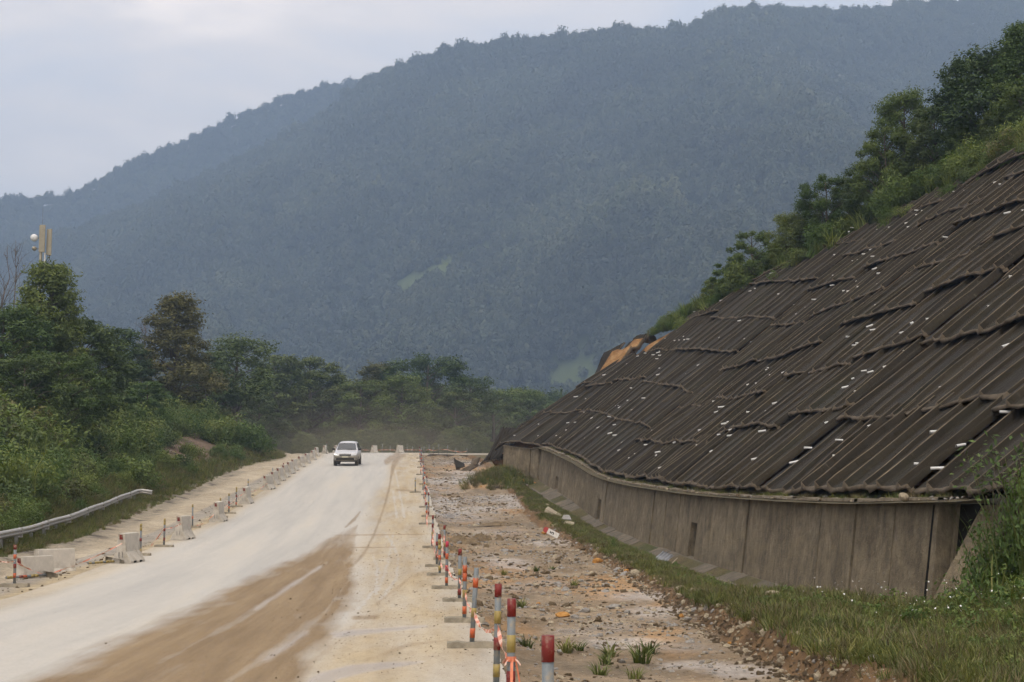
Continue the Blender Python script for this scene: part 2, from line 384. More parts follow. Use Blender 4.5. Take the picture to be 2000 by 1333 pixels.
M['foil'] = mnoise('corrugated_zinc', [(.3, (.26, .27, .29)), (.7, (.40, .41, .43))], 4, .4, .1, 20, metal=.5, spec=.5)
M['white_paint'] = mnoise('white_paint', [(.3, (.62, .60, .56)), (.7, (.76, .74, .70))], 5, .7, .1, dirt=(5, .55, .75, (.40, .34, .26)))
M['red_paint'] = mnoise('red_paint', [(.3, (.34, .05, .045)), (.7, (.45, .08, .07))], 5, .7, .1)
M['black_paint'] = mnoise('black_paint', [(0, (.02, .02, .02)), (1, (.03, .03, .03))], 5, .7, 0)
M['leaf_tree'] = leaf_mat('tree_leaf', (0.042, 0.066, 0.015), (0.09, 0.132, 0.028), (0.175, 0.215, 0.05))
M['leaf_dark'] = leaf_mat('dark_tree_leaf', (0.032, 0.054, 0.014), (0.066, 0.1, 0.025), (0.125, 0.165, 0.042), .18)
M['leaf_brown'] = leaf_mat('brown_tree_leaf', (0.044, 0.048, 0.016), (0.085, 0.092, 0.028), (0.155, 0.15, 0.05))
M['leaf_bush'] = leaf_mat('bush_leaf', (.050, .078, .016), (.100, .148, .032), (.19, .24, .062), .3)
M['leaf_grass'] = leaf_mat('grass_blade', (0.07, 0.086, 0.018), (0.12, 0.142, 0.032), (0.2, 0.205, 0.065), .3)
M['leaf_dry'] = leaf_mat('dry_grass_blade', (.085, .075, .030), (.13, .115, .050), (.20, .17, .085), .3)
M['leaf_forest'] = leaf_mat('forest_leaf', (0.04, 0.054, 0.024), (0.05, 0.066, 0.029), (0.060, 0.074, 0.034), .1, .10, .008)
M['flower'] = mnoise('white_petal', [(0, (.72, .72, .70)), (1, (.8, .8, .78))], 5, .6, 0)

# ------------------------------------------------------------------ masks for stains that lie on the ground (given where they were seen, evaluated on the surface)
def poly_sd(px, py, poly):
    px = np.asarray(px, float); py = np.asarray(py, float)
    n = len(poly); ins = np.zeros(px.shape, bool); dmin = np.full(px.shape, 1e9)
    for i in range(n):
        x0, y0 = poly[i]; x1, y1 = poly[(i + 1) % n]
        c = ((y0 > py) != (y1 > py)) & (px < (x1 - x0) * (py - y0) / ((y1 - y0) or 1e-9) + x0); ins ^= c
        ex, ey = x1 - x0, y1 - y0; t = np.clip(((px - x0) * ex + (py - y0) * ey) / (ex * ex + ey * ey + 1e-9), 0, 1)
        dmin = np.minimum(dmin, np.hypot(px - x0 - t * ex, py - y0 - t * ey))
    return np.where(ins, dmin, -dmin)
def line_d(px, py, pts, widths):
    """distance to polyline divided by its local width"""
    best = np.full(np.shape(px), 1e9)
    for i in range(len(pts) - 1):
        x0, y0 = pts[i]; x1, y1 = pts[i + 1]; ex, ey = x1 - x0, y1 - y0
        t = np.clip(((px - x0) * ex + (py - y0) * ey) / (ex * ex + ey * ey), 0, 1)
        w = widths[i] + (widths[i + 1] - widths[i]) * t
        best = np.minimum(best, np.hypot(px - x0 - t * ex, py - y0 - t * ey) / w)
    return best

# ------------------------------------------------------------------ ground sheet
def build_ground():
    Ys = [-60, -40, -20, -8, 0, 4]; y = 7.0
    while y < 155: Ys.append(y); y += max(.14, y * .0085)
    Ys += [149.9, 150.15, 150.4, 150.65]
    while y < 320: Ys.append(y); y += 4
    Ys += [340, 380, 430, 500, 650, 800, 1000, 1300, 1700, 2200, 2800, 3300]
    Ys = np.array(sorted(Ys))
    segs = [(-2500, 3), (-600, 3), (-200, 4), (-80, 12), (-30, 24), ('t-6', 14), ('t-1.2', 10), ('t+1', 18), ('l-1.6', 8), ('l', 2), ('l+.4', 2), ('r-.4', 2), ('r-.24', 1), ('r-.19', 72), ('b-.1', 14), ('b+.6', 26), ('w-1.42', 3), ('w-1.2', 8), ('w-.2', 2), ('w+1', 6), (40, 3), (200, 3), (600, 3), (2500, 0)]
    def col(s):
        if not isinstance(s, str): return np.full(len(Ys), float(s))
        f = {'t': xt, 'l': xl, 'r': xr, 'b': xb, 'w': wx}[s[0]](Ys); return f + (float(s[1:]) if len(s) > 1 else 0)
    cols = []
    for i, (s, n) in enumerate(segs):
        a = col(s)
        if i == len(segs) - 1: cols.append(a); break
        b = col(segs[i + 1][0])
        for k in range(n): cols.append(a + (b - a) * k / n)
    X = np.stack(cols, 1); X = np.maximum.accumulate(X, axis=1)
    Yg = np.repeat(Ys[:, None], X.shape[1], 1)
    Z = H(X, Yg)
    far = sstep(300, 700, np.abs(X)) ; Z = Z * (1 - far) + np.minimum(Z, 2) * far
    V = np.stack([X, Yg, Z], -1).reshape(-1, 3)
    x, yy, z = V.T
    p = P(yy); px, py = proj(x, yy, z)
    n1 = fbm(x * .6, yy * .6, 41, 4); n2 = fbm(x * 2.5, yy * 2.5, 43, 3)
    def L(a, b, t): return np.array(a)[None] * (1 - t[:, None]) + np.array(b)[None] * t[:, None]
    c = L((.055, .055, .022), (.09, .075, .04), np.clip(.5 + n1, 0, 1))           # soil under plants
    e = xt(yy) - x
    def put(c, col, m): return c * (1 - m[:, None]) + col * m[:, None]
    track = L((.33, .275, .195), (.42, .36, .27), np.clip(.5 + n1 * .8, 0, 1))
    c = put(c, track, sstep(.5, -.3, e + .5 * n1))
    berm = np.exp(-((e + .1) / .55) ** 2) * (yy < 110)
    c = put(c, L((.20, .17, .125), (.33, .29, .22), np.clip(.5 + n2, 0, 1)), berm)
    c = put(c, L((.045, .04, .034), (.06, .05, .04), np.clip(.5 + n2, 0, 1)), sstep(.62, .8, n2 + .3 * n1 + .45) * berm)
    sh = sstep(-1.9, -1.5, x - xl(yy)) * (x < xl(yy) + .4)
    c = put(c, L((.25, .225, .19), (.33, .30, .25), np.clip(.5 + n1, 0, 1)), sh)
    # yellow silt line along the road edge
    sil = np.exp(-((x - xl(yy) + .25 + .25 * n1) / .3) ** 2)
    c = put(c, np.full((len(x), 3), (.40, .32, .19)), sil * .8)
    scar = np.clip(1.5 - np.hypot((px - 370) / 62, (py - 882) / 36) * (1 + .5 * n2), 0, 1) * (e > 0)
    c = put(c, L((.10, .065, .045), (.19, .135, .095), np.clip(.5 + n2, 0, 1)), scar)
    d = x - xr(yy); q = x - xb(yy)
    bedm = ((d > -.20) & (yy < 151)).astype(float)
    bed = L((.165, .118, .070), (.285, .225, .155), np.clip(.5 + n1 * .9, 0, 1))
    bed = put(bed, np.full((len(x), 3), (.27, .165, .078)), sstep(.02, .35, fbm(x * .45 + 9, yy * .25, 61, 3)) * .8)
    bed = put(bed, L((.12, .095, .065), (.17, .14, .1), np.clip(.5 + n2, 0, 1)), sstep(.08, .4, fbm(x * .5, yy * .35 + 30, 63, 3)) * .75)
    c = put(c, bed, bedm)
    soil = sstep(-.15, .02, q + .1 * n2) * (1 - sstep(.45, .8, q + .25 * n1)) * bedm
    c = put(c, L((.085, .050, .022), (.185, .112, .052), np.clip(.5 + n2, 0, 1)), soil)
    gr = sstep(.4, .8, q + .25 * n1) * (yy < 160)
    c = put(c, L((.06, .065, .022), (.11, .085, .045), np.clip(.5 + n1, 0, 1)), gr)
    # grey asphalt beyond the washed-out bed
    c = put(c, np.full((len(x), 3), (.30, .27, .22)), ((yy > 150.5) & (x > xr(yy)) & (x < xr(yy) + 9) & (yy < 200)).astype(float))
    wet = np.zeros(len(x)); silt_glint = np.zeros(len(x))
    inb = (d > -.20) & (q < .1) & (yy < 150)
    nz = 1 + .7 * n2 + .5 * n1
    for (ex, ey, rx, ry, s) in [(865, 957, 45, 8, 0), (868, 982, 30, 9, 1), (900, 1012, 65, 10, 0), (880, 1000, 40, 8, 1), (945, 995, 45, 7, 1), (985, 973, 40, 6, 1), (1010, 985, 26, 8, 1), (905, 923, 32, 4, 1), (900, 905, 55, 4, 0), (950, 1086, 24, 7, 0), (1000, 1105, 34, 7, 1), (985, 1095, 40, 4, 1), (930, 1128, 60, 4, 1), (1070, 1060, 40, 5, 1), (1255, 1165, 60, 8, 1), (1290, 1195, 60, 10, 1), (1210, 1150, 40, 18, 2), (1180, 1155, 50, 12, 2), (1285, 1243, 40, 14, 2), (1220, 1255, 70, 10, 1), (1120, 1235, 50, 9, 0), (1195, 1225, 50, 10, 0), (1330, 1265, 50, 8, 0), (1000, 1150, 50, 8, 0), (960, 1040, 60, 6, 0), (1060, 1140, 60, 6, 0), (930, 975, 60, 6, 0), (900, 935, 50, 5, 0), (1450, 1312, 60, 12, 1), (1360, 1300, 70, 6, 1), (905, 1145, 60, 12, 2), (950, 1135, 70, 6, 2), (880, 940, 55, 6, 1), (930, 950, 40, 5, 2), (920, 918, 50, 4, 2)]:
        g = np.clip(1.5 - np.hypot((px - ex) / rx, (py - ey) / ry) * nz, 0, 1) * inb
        if s == 1: silt_glint = np.maximum(silt_glint, g * np.clip(.4 + 1.6 * n2 + .5, 0, 1))
        elif s == 0: wet = np.maximum(wet, g)
        else: c = put(c, np.full((len(x), 3), (.36, .225, .11)), g * .8)
    c = put(c, np.full((len(x), 3), (.46, .43, .40)), np.clip(silt_glint * .9, 0, .5))  # pale glints of wet ground painted in with the silt
    c = put(c, np.full((len(x), 3), (.27, .225, .175)), np.clip(wet * .55, 0, .55))  # wet patches paler than the bed, water sheen put into the colour
    me = np_mesh('ground', V, grid_faces(len(Ys), X.shape[1])[:, ::1], smooth=True, attrs={'wet': np.clip(wet * 1.1 * np.clip(.6 + 1.4 * n2, 0, 1) + silt_glint * .5, 0, .95)}, colattr={'base': c})
    m, nt, b = new_mat('ground_mixed')
    a = attr(nt, 'base').outputs['Color']
    nn = ramp(nt, noise(nt, 9, 8, .7), [(.25, (.55, .55, .55)), (.5, (1, 1, 1)), (.8, (1.45, 1.42, 1.38))])
    col_ = mix(nt, 1.0, a, nn, 'MULTIPLY')
    nn2 = ramp(nt, noise(nt, 1.1, 4, .6), [(.3, (.8, .8, .8)), (.7, (1.18, 1.17, 1.15))])
    col_ = mix(nt, 1.0, col_, nn2, 'MULTIPLY')
    nt.links.new(col_, b.inputs[0])
    w = attr(nt, 'wet').outputs['Fac']
    rr = mathn(nt, 'MULTIPLY_ADD', w, -.83); rr.node.inputs[2].default_value = .9
    nt.links.new(rr, b.inputs['Roughness'])
    bump(nt, b, noise(nt, 14, 8, .7), .75, .05)
    me.materials.append(m)
    o = obj('ground', me); tag(o, kind='structure')
build_ground()

# ------------------------------------------------------------------ road sheet
def build_road():
    Ys = [-20, -10, -4, 0, 4]; y = 7.5
    while y < 215: Ys.append(y); y += max(.07, y * .0055)
    Ys += [218, 224, 232, 242, 255]; Ys = np.array(Ys); nv = 150
    t = np.linspace(0, 1, nv)
    A, B = xl(Ys) - .12, xr(Ys)
    # ragged broken edge on the washed-out side
    B = B + .10 * fbm(Ys * .8, Ys * 0 + 3.3, 71, 4) + .05 * fbm(Ys * 4, Ys * 0 + 1.3, 72, 3)
    X = A[:, None] + (B - A)[:, None] * t[None]
    Yg = np.repeat(Ys[:, None], nv, 1)
    crown = .05 * (1 - (2 * t - 1) ** 2)[None]
    Z = P(Yg) + crown * 0 + .012 * fbm(X * .5, Yg * .5, 75, 2) + .004
    Z[:, 0] = P(Ys) - .03
    V = np.stack([X, Yg, Z], -1).reshape(-1, 3); x, yy, z = V.T; px, py = proj(x, yy, z)
    n1 = fbm(x * .35, yy * .12, 81, 4); n2 = fbm(x * 1.6, yy * .35, 83, 4)
    wob = 1 + 0 * px
    mudp = [(-200, 1440), (40, 1333), (150, 1285), (250, 1240), (400, 1180), (520, 1120), (600, 1078), (660, 1042), (699, 1026), (694, 1060), (690, 1085), (690, 1120), (692, 1165), (660, 1195), (648, 1215), (640, 1250), (600, 1290), (590, 1333), (560, 1450)]
    sd = poly_sd(px, py, mudp)
    sc = np.clip((py - 1000) / 200, .12, 1.3)
    mud = sstep(-26, 30, sd / sc + 14 * n2)
    mud *= .85 + .25 * np.clip(.5 + 1.1 * n2, 0, 1)
    mud *= .45 + .55 * sstep(1015, 1110, py)
    # paler wheel streaks inside the mud
    for pts, w in [([(640, 1098), (560, 1150), (470, 1210), (300, 1300)], [.6, 4, 5, 1.5]), ([(680, 1135), (640, 1190), (570, 1250), (440, 1333)], [.6, 5, 7, 6]), ([(700, 1075), (672, 1100)], [3, 4])]:
        mud *= 1 - .30 * np.clip(1.6 - line_d(px, py, pts, w) * (1 + .5 * n2), 0, 1)
    for pts, w in [([(703, 1000), (692, 1015), (675, 1030)], [1.5, 3, 2]), ([(776, 890), (770, 905), (764, 930), (760, 955), (752, 985), (742, 1015), (728, 1050), (712, 1080), (695, 1100)], [9, 4.5, 2, 1.6, 1.8, 2, 2.2, 2.6, 3]), ([(755, 903), (765, 895), (790, 889)], [5, 6, 3]), ([(655, 1046), (830, 1044)], [1.2, .8]), ([(690, 1070), (770, 1069)], [1, .8]), ([(775, 957), (815, 960)], [2, 1.2]), ([(690, 1207), (735, 1206)], [4, 4])]:
        mud = np.maximum(mud, .62 * np.clip(1.6 - line_d(px, py, pts, w) * (1 + .35 * n2), 0, 1))
    mud = np.maximum(mud, .3 * np.clip(1 - np.hypot((px - 640) / 60, (py - 1260) / 70), 0, 1) * (n2 > 0))
    sandp = [(1010, 1400), (590, 1400), (600, 1290), (650, 1230), (690, 1165), (690, 1085), (700, 1030), (745, 950), (760, 905), (790, 888), (800, 880), (825, 888), (845, 990), (1010, 1333)]
    sand = sstep(-40, 60, poly_sd(px, py, sandp) / np.clip((py - 880) / 200, .1, 1.2) + 40 * n1) * (.65 + .5 * np.clip(.5 + n2, 0, 1))
    # yellow silt near the far edge of the road
    sand = np.maximum(sand, .7 * np.exp(-((x - xl(yy) - .1 + .3 * n1) / .45) ** 2))
    for pts, w in [([(735, 1160), (752, 1120), (762, 1080), (768, 1040)], [2.5, 2, 1.8, 1.2]), ([(745, 1170), (775, 1130), (778, 1090), (765, 1060), (750, 1040)], [2.5, 2.2, 2, 1.6, 1.2]), ([(700, 1190), (735, 1150), (738, 1110), (728, 1085)], [2.5, 2, 2, 1.5]), ([(790, 1010), (780, 960), (772, 920)], [2, 1.5, 1]), ([(775, 1010), (768, 960)], [2, 1.5])]:
        sand = sand - .6 * np.clip(1.5 - line_d(px, py, pts, w) * (1 + .4 * n2), 0, 1)
    for pts, w in [([(560, 1333), (640, 1270), (720, 1200)], [5, 5, 3]), ([(735, 1180), (800, 1130)], [3, 3]), ([(715, 1290), (800, 1260), (880, 1250)], [4, 4, 2])]:
        mud = np.maximum(mud, .35 * np.clip(1.5 - line_d(px, py, pts, w) * (1 + .6 * n2), 0, 1))
    wet = np.zeros(len(x))
    for pp in ([(650, 1238), (700, 1230), (835, 1221), (835, 1226), (760, 1234), (700, 1241), (655, 1246)], [(598, 1333), (620, 1316), (680, 1300), (760, 1293), (830, 1292), (800, 1300), (720, 1312), (660, 1327), (640, 1345)]):
        wet = np.maximum(wet, sstep(-4, 3, poly_sd(px, py, pp) + 3.5 * n2))
    for pts, w in [([(625, 1108), (560, 1150), (500, 1190)], [3, 5, 4]), ([(600, 1235), (560, 1262), (520, 1290)], [4, 6, 5])]:
        wet = np.maximum(wet, .55 * np.clip(1.3 - line_d(px, py, pts, w) * (1 + .5 * n2), 0, 1))
    rc = np.stack([x - xr(yy), yy, np.zeros_like(x)], -1)
    me = np_mesh('road', V, grid_faces(len(Ys), nv), smooth=True, attrs={'mud': mud, 'sand': np.clip(sand, 0, 1), 'wet': np.clip(wet, 0, 1)}, colattr={'rc': rc})
    m, nt, b = new_mat('dusty_asphalt')
    rcv = attr(nt, 'rc').outputs['Vector']
    def nz(sx, sy, det=5, rough=.6):
        mp = N(nt, 'ShaderNodeMapping'); mp.inputs['Scale'].default_value = (sx, sy, 1); nt.links.new(rcv, mp.inputs[0])
        n = N(nt, 'ShaderNodeTexNoise'); n.inputs['Scale'].default_value = 1; n.inputs['Detail'].default_value = det; n.inputs['Roughness'].default_value = rough
        nt.links.new(mp.outputs[0], n.inputs[0]); return n.outputs[0]
    base = ramp(nt, nz(.8, .035, 6), [(.3, (.355, .345, .325)), (.55, (.445, .425, .385)), (.75, (.485, .445, .375))])
    sandc = ramp(nt, nz(1.4, .12, 6), [(.3, (.29, .225, .135)), (.5, (.385, .31, .20)), (.72, (.46, .385, .262))])
    fsand = mathn(nt, 'MULTIPLY', attr(nt, 'sand').outputs['Fac'], ramp(nt, nz(1.5, .1, 5), [(.25, (.45,) * 3), (.6, (1,) * 3)]), True)
    c = mix(nt, fsand, base, sandc)
    mudc = ramp(nt, nz(3.0, .12, 7, .65), [(.3, (.17, .115, .06)), (.7, (.27, .195, .11))])
    fm = mathn(nt, 'ADD', attr(nt, 'mud').outputs['Fac'], mathn(nt, 'MULTIPLY', mathn(nt, 'SUBTRACT', nz(5, .22, 8, .7), .5), .75))
    fm = mathn(nt, 'MULTIPLY', fm, mathn(nt, 'GREATER_THAN', attr(nt, 'mud').outputs['Fac'], .02), True)
    fm2 = ramp(nt, fm, [(.12, (0, 0, 0)), (.85, (1, 1, 1))])
    c = mix(nt, fm2, c, mudc)
    gr = ramp(nt, nz(26, 14, 6, .75), [(.25, (.80,) * 3), (.5, (1,) * 3), (.75, (1.14,) * 3)])
    c = mix(nt, 1.0, c, gr, 'MULTIPLY')
    gr2 = ramp(nt, nz(5, 2.2, 7, .75), [(.28, (.80, .79, .77)), (.5, (1,) * 3), (.72, (1.10,) * 3)])
    fg = mathn(nt, 'MULTIPLY_ADD', attr(nt, 'sand').outputs['Fac'], .6); fg.node.inputs[2].default_value = .35
    c = mix(nt, fg, c, mix(nt, 1.0, c, gr2, 'MULTIPLY'))
    sp = ramp(nt, nz(16, 16, 2, .5), [(.70, (0, 0, 0)), (.76, (1, 1, 1))])
    c = mix(nt, mathn(nt, 'MULTIPLY', sp, .35), c, (.13, .10, .07))
    w = attr(nt, 'wet').outputs['Fac']
    c = mix(nt, mathn(nt, 'MULTIPLY', w, .6), c, (.40, .355, .32))  # puddles painted pale, sky reflection put into the film colour
    nt.links.new(c, b.inputs[0])
    rr = mathn(nt, 'MULTIPLY_ADD', w, -.6); rr.node.inputs[2].default_value = .9
    rr2 = mathn(nt, 'SUBTRACT', rr, mathn(nt, 'MULTIPLY', fm2, .15), True)
    nt.links.new(rr2, b.inputs['Roughness'])
    hb = mathn(nt, 'ADD', nz(30, 30, 4), mathn(nt, 'MULTIPLY', nz(2, .3, 5), 1.5))
    bump(nt, b, hb, .45, .03)
    me.materials.append(m)
    o = obj('road', me); tag(o, kind='structure')
    # broken asphalt edge face
    e = V.reshape(len(Ys), nv, 3)[:, -1]
    k = (Ys > 4) & (Ys < 151)
    e = e[k]; lo = e.copy(); lo[:, 2] -= .42; lo[:, 0] += -.03 + .05 * fbm(lo[:, 1] * 3, lo[:, 1] * 0, 91, 3)
    top = e.copy(); top[:, 2] -= .001
    me2 = np_mesh('road_edge', np.concatenate([top, lo]), np.array([(i, i + 1, len(e) + i + 1, len(e) + i) for i in range(len(e) - 1)]))
    me2.materials.append(mnoise('broken_asphalt', [(.3, (.025, .023, .02)), (.7, (.07, .06, .05))], 6, .9, .8, 20))
    tag(obj('broken_edge', me2, o))
build_road()

# ------------------------------------------------------------------ concrete drain apron at the foot of the wall
def build_apron():
    root = empty('drain_apron', (0, 0, 0)); tag(root, kind='structure')
    Y = 27.5; i = 0
    while Y < 94:
        w = 1.9 if i % 5 else 2.2
        Y2 = min(Y + w, 95)
        mb = MB(); j = .015
        f = lambda k, yy, dz: (float(wx(yy)) - .25 - k, yy, float(wtop(yy)) - WH + dz - .05 - .36 * k / .95)
        t = rnd.uniform(-.02, .02)
        a, b_ = Y + j, Y2 - j
        V = [f(-.1, a, t), f(.95, a, t), f(.95, b_, t), f(-.1, b_, t)]
        U = [(x, y, z - .14) for x, y, z in V]
        mb.add(V + U, [(0, 1, 2, 3), (7, 6, 5, 4), (0, 4, 5, 1), (1, 5, 6, 2), (2, 6, 7, 3), (3, 7, 4, 0)])
        mb.build('slab', M['apron'], root)
        # near-side lip of the ditch
        V = [f(1.13, a, .46), f(1.22, a, .47), f(1.22, b_, .47), f(1.13, b_, .46)]
        U = [f(1.02, a, -.02), f(1.24, a, .2), f(1.24, b_, .2), f(1.02, b_, -.02)]
        if i % 3 != 1 and Y > 34:
            MB().add(V + U, [(0, 1, 2, 3), (7, 6, 5, 4), (0, 4, 5, 1), (1, 5, 6, 2), (2, 6, 7, 3), (3, 7, 4, 0)]).build('lip', M['apron'], root)
        Y = Y2; i += 1
build_apron()

# ------------------------------------------------------------------ retaining wall
def build_wall():
    root = empty('retaining_wall', (float(wx(50)), 50, float(wtop(50)) - WH), label='stained grey concrete retaining wall below the corrugated slope', cat='wall')
    inv = Vector(root.location)
    cuts = [27.75] + [p.y for p in WT if p.y > 28]
    for i in range(len(cuts) - 1):
        y0, y1 = cuts[i] + .05, cuts[i + 1] - .05
        a = Vector((float(wx(y0)), y0, float(wtop(y0)))); b = Vector((float(wx(y1)), y1, float(wtop(y1))))
        L = (b - a).length; d = (b - a) / L; up = Vector((0, 0, 1)); nrm = Vector((-d.y, d.x, 0)).normalized()   # towards the road
        off = rnd.uniform(-.02, .03)
        slot = i in (4, 9, 12)
        hs = {4: .56, 9: .5, 12: .4}.get(i, 0)
        # vertical form boards as shallow steps in the face, weep slot at the far end
        mb = MB(); n = max(2, round(L / 2.6)); xs = [L * k / n for k in range(n + 1)]
        def pt(s, h, o): return a + d * s + up * (-WH - .15 + h) + nrm * (off + .27 * (1 - h / (WH + .15)) + o) - inv
        Ht = WH + .15
        for k in range(n):
            s0, s1 = xs[k], xs[k + 1] - (.022 if k < n - 1 else 0)
            o = rnd.uniform(0, .012)
            if slot and hs and k == 0:
                sw = 1.05; hh = Ht * hs
                mb.add([pt(s0, 0, o), pt(s1 - sw, 0, o), pt(s1 - sw, hh, o), pt(s1, hh, o), pt(s1, Ht, o), pt(s0, Ht, o), pt(s0, 0, -.4), pt(s1 - sw, 0, -.4), pt(s1 - sw, hh, -.4), pt(s1, hh, -.4), pt(s1, Ht, -.4), pt(s0, Ht, -.4)],
                       [(0, 1, 2, 3, 4, 5), (11, 10, 9, 8, 7, 6)] + [(q, q + 6, (q + 1) % 6 + 6, (q + 1) % 6) for q in range(6)])
                MB().add([pt(s1 - sw - .02, 0, -.28), pt(s1 + .02, 0, -.28), pt(s1 + .02, hh, -.28), pt(s1 - sw - .02, hh, -.28)], [(0, 1, 2, 3)]).build('slot_shade', M['dark'], root)  # near-black sheet painted as the shade deep in the slot
            else:
                sub = 3; vs = [pt(s0 + (s1 - s0) * q / sub, h, oo) for oo in (o, -.4) for h in (0, Ht) for q in (0, sub)]
                mb.add([pt(s0, 0, o), pt(s1, 0, o), pt(s1, Ht, o), pt(s0, Ht, o), pt(s0, 0, -.4), pt(s1, 0, -.4), pt(s1, Ht, -.4), pt(s0, Ht, -.4)],
                       [(0, 1, 2, 3), (7, 6, 5, 4), (0, 4, 5, 1), (1, 5, 6, 2), (2, 6, 7, 3), (3, 7, 4, 0)])
        # backing inside the grooves and the joint to the next panel
        mb.add([pt(-.1, 0, -.30), pt(L + .1, 0, -.30), pt(L + .1, Ht - .02, -.30), pt(-.1, Ht - .02, -.30)], [(0, 1, 2, 3)])
        seg = mb.build('wall_panel', M['wall'], root); fix_normals(seg.data)
        seg['label'] = 'wall panel with a dark weep slot' if (slot and hs) else 'plain stained wall panel'
        # crumbled coping on top
        m2 = MB(); q = max(4, int(L / .5)); vs = []; fs = []
        for k in range(q + 1):
            s = L * k / q; hh = Ht + .05 + rnd.uniform(-.015, .03); o0 = .05 + rnd.uniform(-.02, .02)
            vs += [pt(s, Ht + .002, o0), pt(s, hh, o0 - .01), pt(s, hh + .01, -.38), pt(s, Ht + .002, -.42)]
        for k in range(q):
            for c in range(3): fs.append((k * 4 + c, k * 4 + 4 + c, k * 4 + 5 + c, k * 4 + 1 + c))
        m2.add(vs, fs); m2.build('coping', M['coping'], root)
    # stepped end block
    for (pa, pb, ya, yb, zt, w) in [((1052, 876), (1037, 878), 96.2, 97.0, 0, .4), ((1036, 879), (984, 872), 97.2, 99.5, 0, .5)]:
        a = at(pa[0], pa[1], ya); b = at(pb[0], pb[1], yb)
        d = (b - a); L = d.length; d.normalize(); nrm = Vector((d.y, -d.x, 0)).normalized()
        if nrm.y > 0: nrm = -nrm
        n = 4 if L > 1.2 else 1; mb = MB(); up = Vector((0, 0, 1))
        for k in range(n):
            s0, s1 = L * k / n, L * (k + 1) / n - .012; o = rnd.uniform(0, .02)
            g = lambda s, h, q: a + d * s + up * h + nrm * q - inv
            mb.add([g(s0, -2.2, o + .12), g(s1, -2.2, o + .12), g(s1, 0, o), g(s0, 0, o), g(s0, -2.2, -.5), g(s1, -2.2, -.5), g(s1, 0, -.5), g(s0, 0, -.5)],
                   [(0, 1, 2, 3), (7, 6, 5, 4), (0, 4, 5, 1), (1, 5, 6, 2), (2, 6, 7, 3), (3, 7, 4, 0)])
        e = mb.build('end_block', M['wall'], root); fix_normals(e.data)
        m2 = MB(); m2.add([g(-.02, .003, .06), g(L + .02, .003, .06), g(L + .02, .07, .05), g(-.02, .09, .05), g(-.02, .003, -.5), g(L + .02, .003, -.5), g(L + .02, .08, -.5), g(-.02, .07, -.5)],
                   [(0, 1, 2, 3), (7, 6, 5, 4), (0, 4, 5, 1), (1, 5, 6, 2), (2, 6, 7, 3), (3, 7, 4, 0)])
        e = m2.build('coping', M['coping'], root); fix_normals(e.data)
build_wall()
def build_wing_wall():
    root = empty('wing_wall', at(1900, 1150, 25.6), label='leaning concrete wing slab at the near end of the wall, half hidden by bushes', cat='wall')
    o = Vector(root.location)
    pts = [at(1822, 1170, 26.3), at(1918, 988, 26.5), at(1965, 985, 25.8), at(2010, 1040, 25), at(2010, 1190, 24.6)]
    mb = MB(); n = len(pts); back = Vector((.12, .16, 0))
    mb.add([p - o for p in pts] + [p + back - o for p in pts], [tuple(range(n)), tuple(range(2 * n - 1, n - 1, -1))] + [(i, n + i, n + (i + 1) % n, (i + 1) % n) for i in range(n)])
    e = mb.build('slab', M['wall'], root); fix_normals(e.data)
    a, b, c, d = at(1835, 986, 27.4), at(1960, 983, 27.2), at(1960, 1180, 27.2), at(1815, 1180, 27.4)
    v = MB(); s = Vector((.05, .6, 0))
    v.add([p + s - o for p in (a, b, c, d)], [(0, 1, 2, 3)]); v.build('recess_shade', M['dark'], root)  # near-black sheet painted as the shade in the gap
    lint = MB(); p, q = at(1846, 977, 27.05), at(1935, 975, 26.2)
    dd = Vector((0, .5, 0)); z = Vector((0, 0, .07))
    lint.add([p - o, q - o, q - z - o, p - z - o, p + dd - o, q + dd - o, q + dd - z - o, p + dd - z - o], [(0, 1, 2, 3), (7, 6, 5, 4), (0, 4, 5, 1), (1, 5, 6, 2), (2, 6, 7, 3), (3, 7, 4, 0)])
    e = lint.build('lintel', M['coping'], root); fix_normals(e.data)
build_wing_wall()

# ------------------------------------------------------------------ the covered slope
def wp(Y, dx=.60, dz=.34): return Vector((float(wx(Y)) + dx, Y, float(wtop(Y)) + dz))
ST = []   # stations: foot point, top point
for (b, t) in [(at(946, 893, 103.5), at(1278, 652, 102)), (at(986, 866, 99.6), at(1312, 634, 99.5)), (wp(95.3), at(1372, 602, 97)), (wp(88), at(1445, 566, 90.5)), (wp(80.5), at(1640, 470, 83.5)), (wp(75.5), at(1760, 408, 78.5)), (wp(66.5), at(1945, 318, 69.5))]:
    ST.append((b, t))
dl = ST[-1][1] - ST[-1][0]
for Y in (57, 47, 37, 27, 17, 8): ST.append((wp(Y), wp(Y) + Vector((dl.x, dl.y * (1 if Y > 30 else .8), dl.z)) * (1.02)))
_sa = [0.0]
for i in range(1, len(ST)): _sa.append(_sa[-1] + (ST[i][0] - ST[i - 1][0]).length)
SB = np.array([list(s[0]) for s in ST]); STp = np.array([list(s[1]) for s in ST])
def S(a, m):
    """point on the slope: a metres along the foot from the far end, m metres up"""
    B = np.stack([np.interp(a, _sa, SB[:, k]) for k in range(3)], -1); T = np.stack([np.interp(a, _sa, STp[:, k]) for k in range(3)], -1)
    D = T - B; Ln = np.linalg.norm(D, axis=-1, keepdims=True)
    return B + D / Ln * np.asarray(m)[..., None]
def SL(a):
    B = np.array([np.interp(a, _sa, SB[:, k]) for k in range(3)]); T = np.array([np.interp(a, _sa, STp[:, k]) for k in range(3)]); return float(np.linalg.norm(T - B))
SN = np.array((-.63, -.05, .775)); SN /= np.linalg.norm(SN)
